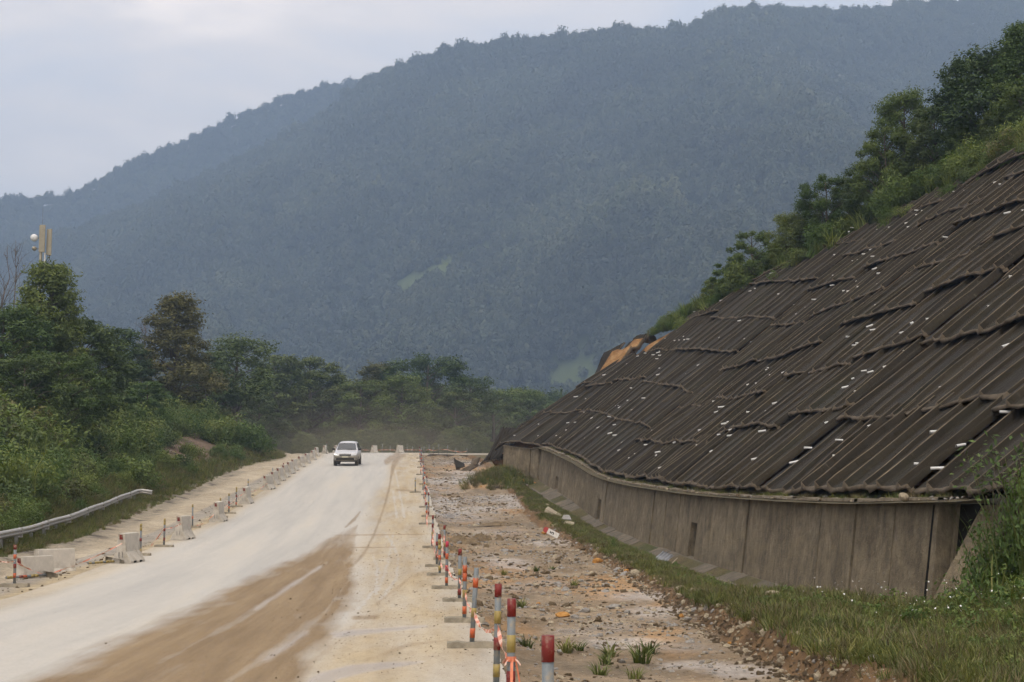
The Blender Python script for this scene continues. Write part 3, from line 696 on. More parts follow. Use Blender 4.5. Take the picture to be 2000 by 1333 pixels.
def build_hill():
    aa = np.linspace(-.2, _sa[-1], 150); mm = np.concatenate([np.linspace(.2, 1, 4), np.linspace(1.6, 40, 60)])
    V = []
    for a in aa:
        L = SL(a); 
        p = S(np.full(len(mm), a), np.minimum(mm, L)); ex = np.maximum(mm - L, 0)
        p = p - SN * .45
        p[:, 2] += ex * .42; p[:, 0] += ex * .85; p[:, 1] += ex * .15
        V.append(p)
    V = np.array(V); n = fbm(V[..., 1] * .8, V[..., 0] * .8 + V[..., 2], 101, 4)
    V += SN * (n * .22)[..., None]
    nr, nc = len(aa), len(mm); Vf = V.reshape(-1, 3)
    # far flank closes the hill
    flank = V[0].copy(); fl = [flank + np.array((1.5 * k * .9, 3.5 * k, -1.9 * k)) for k in (4, 3, 2, 1)]
    Vall = np.concatenate([np.array(fl), V], 0); nr += 4
    tt = np.repeat(np.concatenate([[0] * 4, aa])[:, None], nc, 1); L2 = np.array([SL(max(a, 0)) for a in np.concatenate([[0] * 4, aa])])
    top = (mm[None, :] > L2[:, None] - .2).astype(float).ravel()
    me = np_mesh('hillside', Vall.reshape(-1, 3), grid_faces(nr, nc), smooth=True, attrs={'top': top})
    m, nt, b = new_mat('hill_soil_mixed')
    c1 = ramp(nt, noise(nt, 1.6, 6, .65), [(.3, (.13, .062, .022)), (.5, (.27, .14, .05)), (.75, (.38, .26, .13))])
    c2 = ramp(nt, noise(nt, 1.5, 6, .6), [(.3, (.04, .04, .02)), (.7, (.085, .07, .04))])
    nt.links.new(mix(nt, attr(nt, 'top').outputs['Fac'], c1, c2), b.inputs[0]); b.inputs['Roughness'].default_value = .95
    bump(nt, b, noise(nt, 5, 6, .7), 1.0, .12); me.materials.append(m)
    tag(obj('hillside', me), kind='structure')
build_hill()

PIPE = MB(); PIPE.tube([(.1, 0, .0), (-.17, 0, -.012)], .036, 10, cap=False); PIPE.mat = 1
PIPE.add([(-.165, .034 * math.cos(k * math.pi / 5), .034 * math.sin(k * math.pi / 5) - .012) for k in range(10)], [tuple(range(10))])
pipe_me = PIPE.mesh('drain_pipe', [M['pipe'], M['pipe_shade']], True)  # second slot: dark disc painted as shade inside the mouth
def build_cover():
    root = empty('slope_cover', tuple(S(np.array(40.), np.array(0.))), label='dark corrugated concrete panels lapped like shingles over the whole cut slope', cat='slope cover')
    org = np.array(root.location)
    ACRACK = float(np.interp(-41.8, [-p[1] for p in SB], _sa))
    rs = np.random.RandomState(5); total = _sa[-1]; a = 2.6; ci = 0; npipe = 0
    tot = 0
    while a < 83:
        w = rs.uniform(7.5, 12.5) if a > 8 else rs.uniform(2.6, 3.6)
        crack = False
        for ac in (ACRACK, ACRACK + 24):
            if a < ac < a + w + 3.0: w = ac - a - .55; crack = True
        Lc = max(SL(a + .1), SL(min(a + w, total)))
        sh = rs.uniform(-.9, .7); rib = rs.uniform(1.0, 1.45)
        nrib = max(2, int(round(w / rib))); rib = w / nrib
        m0 = -0.05 + .1 * rs.rand(); ri = 0
        first = True
        while m0 < Lc - .6:
            h = rs.uniform(2.7, 3.3) + (sh if first else 0); m1 = min(m0 + h, Lc + rs.uniform(-.1, .3)); first = False
            Yp = float(S(np.array(a + w / 2), np.array(m0))[1])
            # a few panels at the collapsed far end are missing
            if a < 6.5 and ri in (3, 4): m0 = m1; ri += 1; continue
            prof = []
            for k in range(nrib):
                jw = rs.uniform(-.40, .12)
                hh = rs.uniform(.04, .15); rw = rs.uniform(.05, .09) / rib; tl_ = rs.uniform(-.01, .035)
                c0 = .80 + jw / rib
                prof += [((k + .0) * rib, -.02), ((k + .25) * rib, tl_ * .3), ((k + .52) * rib, tl_ * .6), ((k + c0 - .06) * rib, tl_), ((k + c0) * rib, hh), ((k + c0 + rw * .75) * rib, hh * .9), ((k + c0 + rw) * rib, -.02)]
            prof.append((nrib * rib, 0.0)); prof = np.array(prof); prof[:, 0] *= (w - .06) / (nrib * rib)
            nu = len(prof); nv = 9
            t = np.linspace(0, 1, nv) ** 1.25
            tilt = rs.uniform(-.10, .10); sag = rs.uniform(-.25, .25); roff = rs.uniform(0, .10); skew = rs.uniform(-.12, .12)
            U = a + .03 + np.repeat(prof[:, 0][None], nv, 0)
            uu = prof[:, 0] / w
            edge = .34 * fbm(prof[:, 0] * .22, prof[:, 0] * 0 + ci * 7.3 + ri * 3.1, 111, 3) + sag * .7 * (uu - .5) + .05 * fbm(prof[:, 0] * 1.1, prof[:, 0] * 0 + ci + ri, 113, 2)
            Lu = np.array([SL(a + v) for v in prof[:, 0]]); bot = np.minimum(m0 - .30 + edge, Lu - .02); top = np.where(m1 > Lc - 1.0, Lu, np.minimum(m1 + .05, Lu))
            Mm = bot[None] * (1 - t[:, None]) + top[None] * t[:, None]
            Uc = U + skew * (t[:, None])
            pos = S(Uc, Mm)
            lift = roff + prof[:, 1][None] * (1 + 0 * t[:, None]) + (.16 + .16 * fbm(prof[:, 0] * .3, prof[:, 0] * 0 + ri * 9 + ci, 117, 2))[None] * (1 - t[:, None]) + tilt * (uu - .5)[None]
            lift = lift + .045 * fbm(U * .7, Mm * .7, 119 + ci, 3)
            smooth_lift = lift[0] - prof[:, 1] * .9
            pos0 = pos[0] + SN * smooth_lift[:, None]
            pos = pos + SN * lift[..., None]
            # rolled lip at the lower edge
            down = pos[0] - pos[1]; down /= np.linalg.norm(down, axis=1, keepdims=True)
            ln = .16 * fbm(prof[:, 0] * 3.1, prof[:, 0] * 0 + ci * 3 + ri, 121, 3)
            down = np.repeat(down.mean(0)[None], nu, 0); lip0 = pos0 + down * (.04 + np.abs(ln))[:, None] + SN * (.0 + ln * .35)[:, None]
            lip1 = pos0 + down * (.06 + np.abs(ln) * 1.1)[:, None] - SN * (.05 + .3 * np.abs(ln))[:, None]
            lip2 = pos0 - down * .05 - SN * .12
            rows = np.concatenate([lip2[None], lip1[None], lip0[None], pos], 0)
            nr = nv + 3
            # side skirts
            Lf = rows[:, 0] - SN * .12; Rt = rows[:, -1] - SN * .12
            rows = np.concatenate([Lf[:, None], rows, Rt[:, None]], 1); nc = nu + 2
            fq = grid_faces(nr, nc)
            rowi = np.arange(len(fq)) // (nc - 1)
            org2 = rows.reshape(-1, 3)[0 + nc * 3 + nc // 2].copy()
            me = np_mesh('panel', rows.reshape(-1, 3) - org2, fq, [M['slope_concrete'], M['slope_edge'], M['rib_highlight']], midx=np.where(rowi < 3, 1, np.where(((np.arange(len(fq)) % (nc - 1)) - 1) % 7 == 4, 2, 0)))
            po = obj('panel', me, root, tuple(org2 - org)); tot += len(fq)
            if True:
                uu3 = np.concatenate([[prof[0, 0]], prof[:, 0], [prof[-1, 0]]]) + a; mr = np.concatenate([np.repeat(Mm[:1], 3, 0), Mm], 0); mr = np.concatenate([mr[:, :1], mr, mr[:, -1:]], 1)
                ca = me.attributes.new('suv', 'FLOAT_COLOR', 'POINT'); cc = np.ones((mr.size, 4), np.float32); cc[:, 0] = np.tile(uu3, mr.shape[0]); cc[:, 1] = mr.ravel(); cc[:, 2] = ci * 3.7 + ri * 1.9; ca.data.foreach_set('color', cc.ravel())
            # weep pipes
            if npipe < 296:
                k = rs.choice([2, 3, 4, 5, 6, 8]) if ri < 7 else rs.choice([1, 2, 3])
                for _ in range(k):
                    u_ = a + (rs.randint(0, nrib) + rs.uniform(.1, .6)) * rib; mm_ = m0 + (m1 - m0) * rs.choice([.15, .3, .5, .75]) * rs.uniform(.85, 1.15)
                    q = S(np.array(u_), np.array(mm_)) + SN * (.11 + roff)
                    pp = bpy.data.objects.new('drain_pipe', pipe_me); link(pp, po); pp.location = tuple(q - org2)
                    pp.rotation_euler = (rs.uniform(-.1, .1), rs.uniform(-.35, .12), rs.uniform(-.25, .45)); s_ = rs.uniform(.6, .95); pp.scale = (s_ * rs.choice([.5, 1, 1, 1.1]), s_, s_); npipe += 1
            m0 = m1; ri += 1
        a += w + (.55 if crack else 0); ci += 1
    print('cover quads', tot, 'pipes', npipe)
build_cover()

# ------------------------------------------------------------------ mountains
SKY_B = [(-700, 420), (-300, 400), (0, 394), (80, 394), (130, 388), (180, 364), (260, 324), (330, 298), (420, 254), (500, 219), (560, 194), (640, 176), (700, 166), (780, 150), (900, 150), (1100, 140), (1500, 120), (2700, 100)]
SKY_A = [(-700, 600), (-300, 560), (0, 500), (150, 452), (300, 395), (400, 348), (500, 300), (600, 246), (660, 208), (700, 174), (720, 155), (760, 141), (850, 110), (880, 100), (1000, 84), (1100, 78), (1190, 63), (1250, 62), (1330, 64), (1380, 36), (1440, 22), (1550, 22), (1650, 27), (1700, 30), (1760, 11), (1850, 9), (2000, -6), (2300, -20), (2700, 0)]
def mountain(name, sky, Yr, Y0, seed, amp):
    pxs = np.linspace(-700, 2700, 300); ts = np.concatenate([np.linspace(0, 1, 110), np.linspace(1.03, 1.35, 8)])
    py = np.interp(pxs, [s[0] for s in sky], [s[1] for s in sky]); V = []
    for px, p in zip(pxs, py):
        a, b = ray(px, p); yr = Yr * (1 + .06 * math.sin(px / 260 + seed)); zr = b * yr + CAMZ - 7
        tt = ts; Y = Y0 + (yr - Y0) * tt
        sh = np.where(tt <= 1, tt ** 1.12 * (1 - .10 * np.sin(tt * math.pi)), 1 - (tt - 1) * 1.3)
        V.append(np.stack([a * Y, Y, zr * sh], -1))
    V = np.array(V)
    g = fbm(V[..., 0] / 210 + V[..., 1] / 700, V[..., 1] / 600, seed, 5); g = g - .45 * np.abs(fbm(V[..., 0] / 120 - V[..., 1] / 500, V[..., 1] / 800 + 3, seed + 9, 3)); fade = np.sin(np.clip(ts, 0, 1) * math.pi) ** .7
    V[..., 2] += amp * g * fade[None]
    return V, np.repeat(pxs[:, None], len(ts), 1), ts
def build_mountains():
    m, nt, b = new_mat('forest_floor')
    c = ramp(nt, noise(nt, .02, 8, .7, 'Object'), [(.3, (.022, .032, .014)), (.7, (.05, .062, .028))])
    c = mix(nt, attr(nt, 'clear').outputs['Fac'], c, (.095, .118, .048))
    nt.links.new(c, b.inputs[0]); b.inputs['Roughness'].default_value = 1; b.inputs['Specular IOR Level'].default_value = 0
    pts = []
    for name, sky, Yr, Y0, seed, amp in [('far_mountain', SKY_B, 2150, 1300, 201, 30), ('mountain', SKY_A, 1750, 520, 207, 105)]:
        V, pxs, ts = mountain(name, sky, Yr, Y0, seed, amp)
        Vf = V.reshape(-1, 3); qx, qy = proj(*Vf.T)
        cl = np.clip(1.6 - line_d(qx, qy, [(790, 560), (850, 535), (950, 480)], [14, 16, 8]), 0, 1)
        cl = np.maximum(cl, sstep(-12, 12, poly_sd(qx, qy, [(1010, 770), (1100, 710), (1190, 690), (1190, 790)])))
        if name == 'far_mountain': cl = cl * 0
        me = np_mesh(name, Vf, grid_faces(V.shape[0], V.shape[1])[:, ::-1], [m], True, {'clear': cl}); tag(obj(name, me), kind='structure')
        # tree positions
        n = 120000 if name == 'mountain' else 40000
        ii = npr.rand(n) * (V.shape[0] - 1.01); jj = (npr.rand(n) ** .8) * 109
        # extra trees along the skyline
        k = n // 14; jj[:k] = 108.6 + npr.rand(k) * .8
        i0 = ii.astype(int); j0 = np.minimum(jj.astype(int), 108); fi = (ii - i0)[:, None]; fj = (jj - j0)[:, None]
        p = (V[i0, j0] * (1 - fi) + V[i0 + 1, j0] * fi) * (1 - fj) + (V[i0, j0 + 1] * (1 - fi) + V[i0 + 1, j0 + 1] * fi) * fj
        qx, qy = proj(*p.T)
        cc = np.clip(1.7 - line_d(qx, qy, [(790, 560), (850, 535), (950, 480)], [12, 14, 7]), 0, 1)
        cc = np.maximum(cc, .93 * sstep(-12, 12, poly_sd(qx, qy, [(1010, 770), (1100, 710), (1190, 690), (1190, 790)])))
        keep = (qx > -60) & (qx < 2060) & (qy < 900) & (npr.rand(n) > cc * (name == 'mountain'))
        if name == 'far_mountain': keep &= qy < np.interp(qx, [s[0] for s in SKY_A], [s[1] for s in SKY_A]) + 30
        pts.append(p[keep])
    return pts
mount_pts = build_mountains()

# ------------------------------------------------------------------ foliage
def leaf_quads(C, Nn, size, aspect, rs, jitter=.6, rnd_=None, droop=0.0):
    """one rhombic leaf (two triangles folded along the rib) per centre"""
    n = len(C)
    Nn = Nn + rs.normal(0, jitter, (n, 3)); Nn /= np.linalg.norm(Nn, axis=1, keepdims=True) + 1e-9
    D = rs.normal(0, 1, (n, 3)); D[:, 2] -= droop; D -= Nn * (D * Nn).sum(1, keepdims=True); D /= np.linalg.norm(D, axis=1, keepdims=True) + 1e-9
    W = np.cross(Nn, D); s = (size * rs.uniform(.6, 1.35, n))[:, None]
    a = C - D * s; b = C + W * s * aspect + Nn * s * .12; c = C + D * s; d = C - W * s * aspect + Nn * s * .12
    V = np.stack([a, b, c, d], 1).reshape(-1, 3); Fq = np.arange(4 * n).reshape(-1, 4)
    r = rs.rand(n) if rnd_ is None else rnd_
    return V, Fq, np.repeat(r, 4)
def limb(mb, p0, p1, r0, r1, rs, seg=5, wob=.08, n=6):
    p0 = np.array(p0, float); p1 = np.array(p1, float); L = np.linalg.norm(p1 - p0); pts = []; rad = []
    for i in range(seg + 1):
        t = i / seg; q = p0 + (p1 - p0) * t
        if 0 < i < seg: q = q + rs.normal(0, wob * L * .5, 3)
        q[2] += L * .10 * math.sin(t * math.pi)
        pts.append(q); rad.append(r0 + (r1 - r0) * t)
    mb.tube(pts, rad, n); return pts
def tree_meshes(seed, shape='broad', leaves=9000, mat='leaf_tree', leaf=.020, h0=.2, clumps=46, gap=.0):
    """unit-height tree (height 1): trunk mesh and crown mesh. shape gives the crown radius against height"""
    rs = np.random.RandomState(seed)
    if shape == 'cone': env = lambda t: .05 + .25 * (1 - t) ** .85 * sstep(0, .12, t)
    elif shape == 'broad': env = lambda t: .30 * np.sqrt(np.clip(1 - (2 * t - .85) ** 2 / 1.5, 0, 1))
    elif shape == 'oval': env = lambda t: .02 + .30 * np.sqrt(np.clip(1 - (2 * t - .88) ** 2 / 1.26, 0, 1))
    elif shape == 'round': env = lambda t: .40 * np.sqrt(np.clip(1 - (2 * t - 1) ** 2, 0, 1)) + .04
    else: env = lambda t: .20 * np.sqrt(np.clip(1 - (2 * t - 1) ** 2 / 1.2, 0, 1)) + .02
    mb = MB(); lean = rs.normal(0, .03, 2)
    trunk = [(lean[0] * t * t + .012 * math.sin(t * 7 + seed), lean[1] * t * t, t * .93) for t in np.linspace(0, 1, 9)]
    mb.tube(trunk, [.024 * (1 - .9 * t) + .002 for t in np.linspace(0, 1, 9)], 8)
    Cs = []; Rs = []
    for i in range(clumps):
        t = (i + rs.rand()) / clumps; z = h0 + (1 - h0) * t
        ang = i * 2.4 + rs.uniform(-.5, .5); rr = env(t) * rs.uniform(.35, 1.0) ** .6
        c = np.array((math.cos(ang) * rr + lean[0] * z * z, math.sin(ang) * rr + lean[1] * z * z, min(z, .95)))
        cr = (.055 + .055 * rs.rand()) * (1.25 if shape in ('broad', 'round') else 1.0) * (1 - .25 * t)
        Cs.append(c); Rs.append(cr)
        z0 = max(.12, c[2] - rr * rs.uniform(.4, .9)); b0 = (lean[0] * z0 * z0, lean[1] * z0 * z0, z0)
        limb(mb, b0, c, .010 * (1.1 - t) + .002, .002, rs, 4, .06, 5)
    Cs = np.array(Cs); Rs = np.array(Rs)
    w = Rs ** 2; w /= w.sum(); idx = rs.choice(len(Cs), leaves, p=w)
    d = rs.normal(0, 1, (leaves, 3)); d /= np.linalg.norm(d, axis=1, keepdims=True)
    # uneven clumps: each direction has its own reach
    reach = 1 + .45 * np.sin(d[:, 0] * 5 + idx * 1.7) * np.sin(d[:, 1] * 6 + idx * 2.3) + .25 * np.sin(d[:, 2] * 9 + idx)
    rad = Rs[idx] * reach * (.35 + .65 * rs.rand(leaves) ** .5)
    P_ = Cs[idx] + d * rad[:, None] * np.array((1.15, 1.15, .78))
    nn = d * .7 + np.array((0, 0, .6))
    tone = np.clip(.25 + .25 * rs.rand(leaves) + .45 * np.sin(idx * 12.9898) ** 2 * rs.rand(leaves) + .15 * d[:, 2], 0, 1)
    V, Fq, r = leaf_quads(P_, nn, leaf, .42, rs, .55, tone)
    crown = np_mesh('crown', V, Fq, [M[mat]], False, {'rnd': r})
    return mb.mesh('trunk', [M['bark']], True), crown
def bush_mesh(seed, n=900, mat='leaf_bush', leaf=.09, flat=.8, blades=0, lobes=9):
    """bush of about 1 m radius and height"""
    rs = np.random.RandomState(seed); Cs = []; Rr = []
    for i in range(lobes):
        a = rs.uniform(0, 6.28); r = rs.uniform(.1, .75); Cs.append((r * math.cos(a), r * math.sin(a), rs.uniform(.15, .85) * (1.15 - r * .6))); Rr.append(rs.uniform(.25, .5))
    Cs = np.array(Cs); Rr = np.array(Rr); idx = rs.randint(0, lobes, n); d = rs.normal(0, 1, (n, 3)); d /= np.linalg.norm(d, axis=1, keepdims=True)
    p = Cs[idx] + d * (Rr[idx] * (.5 + .55 * rs.rand(n)))[:, None]; p[:, 2] = np.abs(p[:, 2]) * flat
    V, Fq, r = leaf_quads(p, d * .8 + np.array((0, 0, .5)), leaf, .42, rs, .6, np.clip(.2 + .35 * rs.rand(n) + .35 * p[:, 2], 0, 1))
    if blades:
        V2, F2, r2 = blade_geo(rs, blades, .5, .75, .035)
        F2 = F2 + len(V); V = np.concatenate([V, V2]); Fq = np.concatenate([Fq, F2]); r = np.concatenate([r, r2])
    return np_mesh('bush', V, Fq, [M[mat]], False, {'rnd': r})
def blade_geo(rs, n, spread, h, w, seg=3, bend=.55):
    """arching grass blades"""
    a = rs.uniform(0, 6.28, n); r = spread * np.sqrt(rs.rand(n)); bx, by = r * np.cos(a), r * np.sin(a)
    dirs = a + rs.normal(0, .8, n); hh = h * rs.uniform(.55, 1.2, n); bd = bend * rs.uniform(.3, 1.3, n) * hh
    V = np.zeros((n, seg + 1, 2, 3))
    for k in range(seg + 1):
        t = k / seg; ww = w * (1 - t) ** .7 * .5 + .0015
        cx = bx + np.cos(dirs) * bd * t * t; cy = by + np.sin(dirs) * bd * t * t; cz = hh * (t - .28 * t * t * bd / hh)
        for q, s in ((0, -1), (1, 1)):
            V[:, k, q, 0] = cx - np.sin(dirs) * ww * s; V[:, k, q, 1] = cy + np.cos(dirs) * ww * s; V[:, k, q, 2] = cz
    base = (np.arange(n) * (seg + 1) * 2)[:, None, None]; kk = (np.arange(seg) * 2)[None, :, None]
    Fq = (base + kk + np.array([0, 1, 3, 2])[None, None]).reshape(-1, 4)
    return V.reshape(-1, 3), Fq, np.repeat(rs.rand(n), (seg + 1) * 2)
def tuft_mesh(seed, n=26, spread=.12, h=.3, w=.012, mat='leaf_grass', bend=.5):
    rs = np.random.RandomState(seed); V, Fq, r = blade_geo(rs, n, spread, h, w, 3, bend); return np_mesh('tuft', V, Fq, [M[mat]], False, {'rnd': r})

# prototypes live in collections that are not linked to the scene
def proto_col(name, meshes):
    c = bpy.data.collections.new(name)
    for i, me in enumerate(meshes):
        o = bpy.data.objects.new('%s_%02d' % (name, i), me); c.objects.link(o)
    return c
def scatter(name, pts, scl, col, label, cat, rs, tilt=.12, kind='stuff', rotz=None, scz=None):
    pts = np.asarray(pts, np.float32); n = len(pts)
    me = bpy.data.meshes.new(name); me.vertices.add(n); me.vertices.foreach_set('co', pts.ravel())
    rot = np.zeros((n, 3), np.float32); rot[:, :2] = rs.normal(0, tilt, (n, 2)); rot[:, 2] = rs.uniform(0, 6.28, n) if rotz is None else rotz
    s = np.repeat(np.asarray(scl, np.float32)[:, None], 3, 1)
    if scz is not None: s[:, 2] *= scz
    a = me.attributes.new('rot', 'FLOAT_VECTOR', 'POINT'); a.data.foreach_set('vector', rot.ravel())
    a = me.attributes.new('scl', 'FLOAT_VECTOR', 'POINT'); a.data.foreach_set('vector', s.ravel())
    a = me.attributes.new('pick', 'INT', 'POINT'); a.data.foreach_set('value', rs.randint(0, len(col.objects), n).astype(np.int32))
    me.update()
    o = obj(name, me); tag(o, label, cat, None, kind)
    g = bpy.data.node_groups.new(name + '_nodes', 'GeometryNodeTree')
    g.interface.new_socket('Geometry', in_out='INPUT', socket_type='NodeSocketGeometry'); g.interface.new_socket('Geometry', in_out='OUTPUT', socket_type='NodeSocketGeometry')
    gi = g.nodes.new('NodeGroupInput'); go = g.nodes.new('NodeGroupOutput'); ip = g.nodes.new('GeometryNodeInstanceOnPoints')
    ci = g.nodes.new('GeometryNodeCollectionInfo'); ci.inputs['Collection'].default_value = col; ci.inputs['Separate Children'].default_value = True; ci.inputs['Reset Children'].default_value = True
    def na(nm, dt):
        q = g.nodes.new('GeometryNodeInputNamedAttribute'); q.data_type = dt; q.inputs[0].default_value = nm; return q.outputs[0]
    L = g.links.new
    L(gi.outputs[0], ip.inputs['Points']); L(ci.outputs[0], ip.inputs['Instance']); ip.inputs['Pick Instance'].default_value = True
    L(na('pick', 'INT'), ip.inputs['Instance Index']); L(na('rot', 'FLOAT_VECTOR'), ip.inputs['Rotation']); L(na('scl', 'FLOAT_VECTOR'), ip.inputs['Scale'])
    L(ip.outputs[0], go.inputs[0])
    md = o.modifiers.new('scatter', 'NODES'); md.node_group = g
    return o

# far forest
def forest_crown(seed):
    rs = np.random.RandomState(seed); n = 420
    d = rs.normal(0, 1, (n, 3)); d /= np.linalg.norm(d, axis=1, keepdims=True); d[:, 2] = np.where(d[:, 2] < -.3, -d[:, 2], d[:, 2])
    lob = 1 + .35 * np.sin(d[:, 0] * 4 + seed) * np.sin(d[:, 1] * 5 + seed * 2)
    p = d * (lob * rs.uniform(.6, 1.05, n))[:, None] * np.array((1, 1, .8 + .3 * rs.rand())); p[:, 2] += .75
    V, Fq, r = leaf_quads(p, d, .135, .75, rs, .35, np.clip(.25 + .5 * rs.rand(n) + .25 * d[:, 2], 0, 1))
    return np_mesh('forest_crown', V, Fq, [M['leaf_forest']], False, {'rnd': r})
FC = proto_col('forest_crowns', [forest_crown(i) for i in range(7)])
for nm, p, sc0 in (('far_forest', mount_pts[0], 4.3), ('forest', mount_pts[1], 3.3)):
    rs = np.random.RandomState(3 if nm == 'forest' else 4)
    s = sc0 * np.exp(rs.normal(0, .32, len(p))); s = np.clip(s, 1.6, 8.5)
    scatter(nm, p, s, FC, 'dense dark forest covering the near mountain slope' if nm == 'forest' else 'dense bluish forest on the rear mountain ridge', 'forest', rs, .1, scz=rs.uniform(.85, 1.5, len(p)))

# individual trees
TREES = {}
def tree_proto(key):
    if key not in TREES:
        sd, shp, nl, mt, lf, h0, cl = {
            'tall': (1, 'cone', 34000, 'leaf_tree', .0105, .12, 70), 'broad1': (2, 'broad', 26000, 'leaf_tree', .012, .14, 44), 'broad2': (3, 'oval', 26000, 'leaf_dark', .012, .12, 40),
            'brown': (4, 'cone', 21000, 'leaf_brown', .0115, .15, 40), 'airy': (5, 'broad', 12000, 'leaf_dark', .0125, .35, 26), 'round1': (6, 'round', 25000, 'leaf_tree', .0135, .05, 34),
            'round2': (7, 'round', 25000, 'leaf_dark', .0135, .05, 40), 'slim': (8, 'slim', 17000, 'leaf_dark', .0125, .15, 36), 'row1': (9, 'oval', 20000, 'leaf_dark', .013, .1, 30), 'row2': (10, 'oval', 20000, 'leaf_tree', .013, .1, 28),
            'young1': (12, 'round', 11000, 'leaf_bush', .021, .05, 20), 'young2': (13, 'broad', 11000, 'leaf_bush', .021, .05, 22)}[key]
        TREES[key] = tree_meshes(sd, shp, nl, mt, lf, h0, cl)
    return TREES[key]
def tree(key, base, h, label, rz=0.0, wide=1.0, name='tree', group=None, cat='tree'):
    t, c = tree_proto(key)
    o = empty(name, tuple(base), rz, label, cat, group); o.scale = (h * wide, h * wide, h)
    obj('trunk', t, o); obj('crown', c, o); return o
def tree_px(key, px, ptop, Y, label, rz=0.0, wide=1.0, base_py=None, **kw):
    p = at(px, ptop, Y)
    zb = float(H(p.x, Y)) - .1 if base_py is None else at(px, base_py, Y).z
    return tree(key, (p.x, p.y, zb), p.z - zb, label, rz, wide, **kw)
G1 = 'trees on the bank above the guardrail'
tree_px('tall', 88, 512, 90, 'tallest dark green tree standing in front of the antenna mast', .4, 1.0, group=G1)
tree_px('broad1', 8, 600, 85, 'dense green tree at the picture edge, beside the tallest tree', 1.4, 1.25, group=G1)
tree_px('broad2', 168, 620, 95, 'broad dark tree just behind the tallest tree, lower than it', 2.4, 1.25, group=G1)
tree_px('round1', 120, 690, 82, 'round leafy tree in front of the tallest tree on the bank', .9, 1.15, group=G1)
tree_px('round2', 50, 700, 80, 'dark round tree low on the bank, below the antenna mast', 2.2, 1.15, group=G1)
tree_px('slim', 232, 640, 130, 'slim dark tree between the tallest tree and the brownish tree', 1.0, 1.5, group=G1)
tree_px('brown', 345, 576, 135, 'brownish cone-shaped tree with thinning top on the bank', .3, 1.25, group=G1)
tree_px('airy', 462, 660, 160, 'airy tree with gaps in its crown, beside the brownish tree', 1.9, 1.35, group=G1)
tree_px('row1', 405, 690, 155, 'low bushy tree behind the gap right of the brownish tree', 1.2, 1.1, group=G1)
tree_px('young1', 225, 745, 102, 'light green young tree on the bank in front of the slim dark tree', 0, 1.2, group=G1)
tree_px('young2', 290, 745, 114, 'light green young tree below the brownish tree', 2, 1.2, group=G1)
tree_px('row2', 300, 715, 134, 'dark rounded tree at the brownish tree\'s foot', 2.9, 1.3, group=G1)
G2 = 'trees beyond the crest of the road'
for key, px, pt, Y, lab, rz, w in [
    ('slim', 545, 692, 200, 'slim tree starting the row beyond the crest, next to the airy tree', 2.0, 1.4),
    ('row1', 605, 698, 205, 'twin-topped dark tree above the row of white barriers', .5, 1.25),
    ('row2', 575, 725, 212, 'rounded dark tree behind the twin-topped tree beyond the crest', 1.9, 1.2),
    ('broad2', 655, 728, 208, 'dark tree directly above the silver car', 2.8, 1.25),
    ('brown', 738, 711, 206, 'pointed grey-green tree beyond the crest, next to the car\'s tree', 1.1, 1.5),
    ('row2', 700, 745, 200, 'low rounded tree under the pointed tree beyond the crest', .2, 1.3),
    ('round2', 832, 698, 203, 'largest round-headed dark tree beyond the end of the road', 1.5, 1.12),
    ('broad1', 785, 735, 196, 'smaller tree leaning against the largest round-headed tree', 2.3, 1.2),
    ('airy', 918, 738, 206, 'tree with its own round top past the largest tree', .7, 1.1),
    ('row1', 890, 765, 198, 'dark tree in the gap below the separate round top', 2.6, 1.4),
    ('round1', 965, 764, 210, 'green rounded tree behind the collapsed slabs', 1.7, 1.3),
    ('row2', 1012, 766, 216, 'dark rounded tree above the collapsed slabs', .1, 1.3),
    ('broad2', 1055, 776, 222, 'last dark tree before the slope cover hides the row', 2.0, 1.4),
    ('row1', 505, 775, 170, 'dark tree at the end of the weedy bank', .9, 1.5)]:
    tree_px(key, px, pt, Y, lab, rz, w, group=G2)
# wood behind the row
rs = np.random.RandomState(77)
WOOD = proto_col('wood_trees', [tree_proto(k)[1] for k in ('row1', 'row2', 'round2', 'broad2')])
wp_ = []; ws = []
for i in range(120):
    Y = rs.uniform(222, 330); px = rs.uniform(380, 1250); top = rs.uniform(775, 830) if px > 480 else rs.uniform(790, 830)
    p = at(px, top, Y); zb = float(P(Y)) - 1.0; h = max(3, p.z - zb); wp_.append((p.x, Y, zb)); ws.append(h * 1.1)
for i in range(60):
    Y = rs.uniform(176, 198); px = rs.uniform(540, 1060); p = at(px, rs.uniform(835, 872), Y); zb = float(P(Y)) - .6
    wp_.append((p.x, Y, zb)); ws.append(max(1.6, p.z - zb))
scatter('undergrowth_wood', wp_, ws, WOOD, 'dark mass of wood behind the row of trees beyond the crest', 'wood', rs, .04)
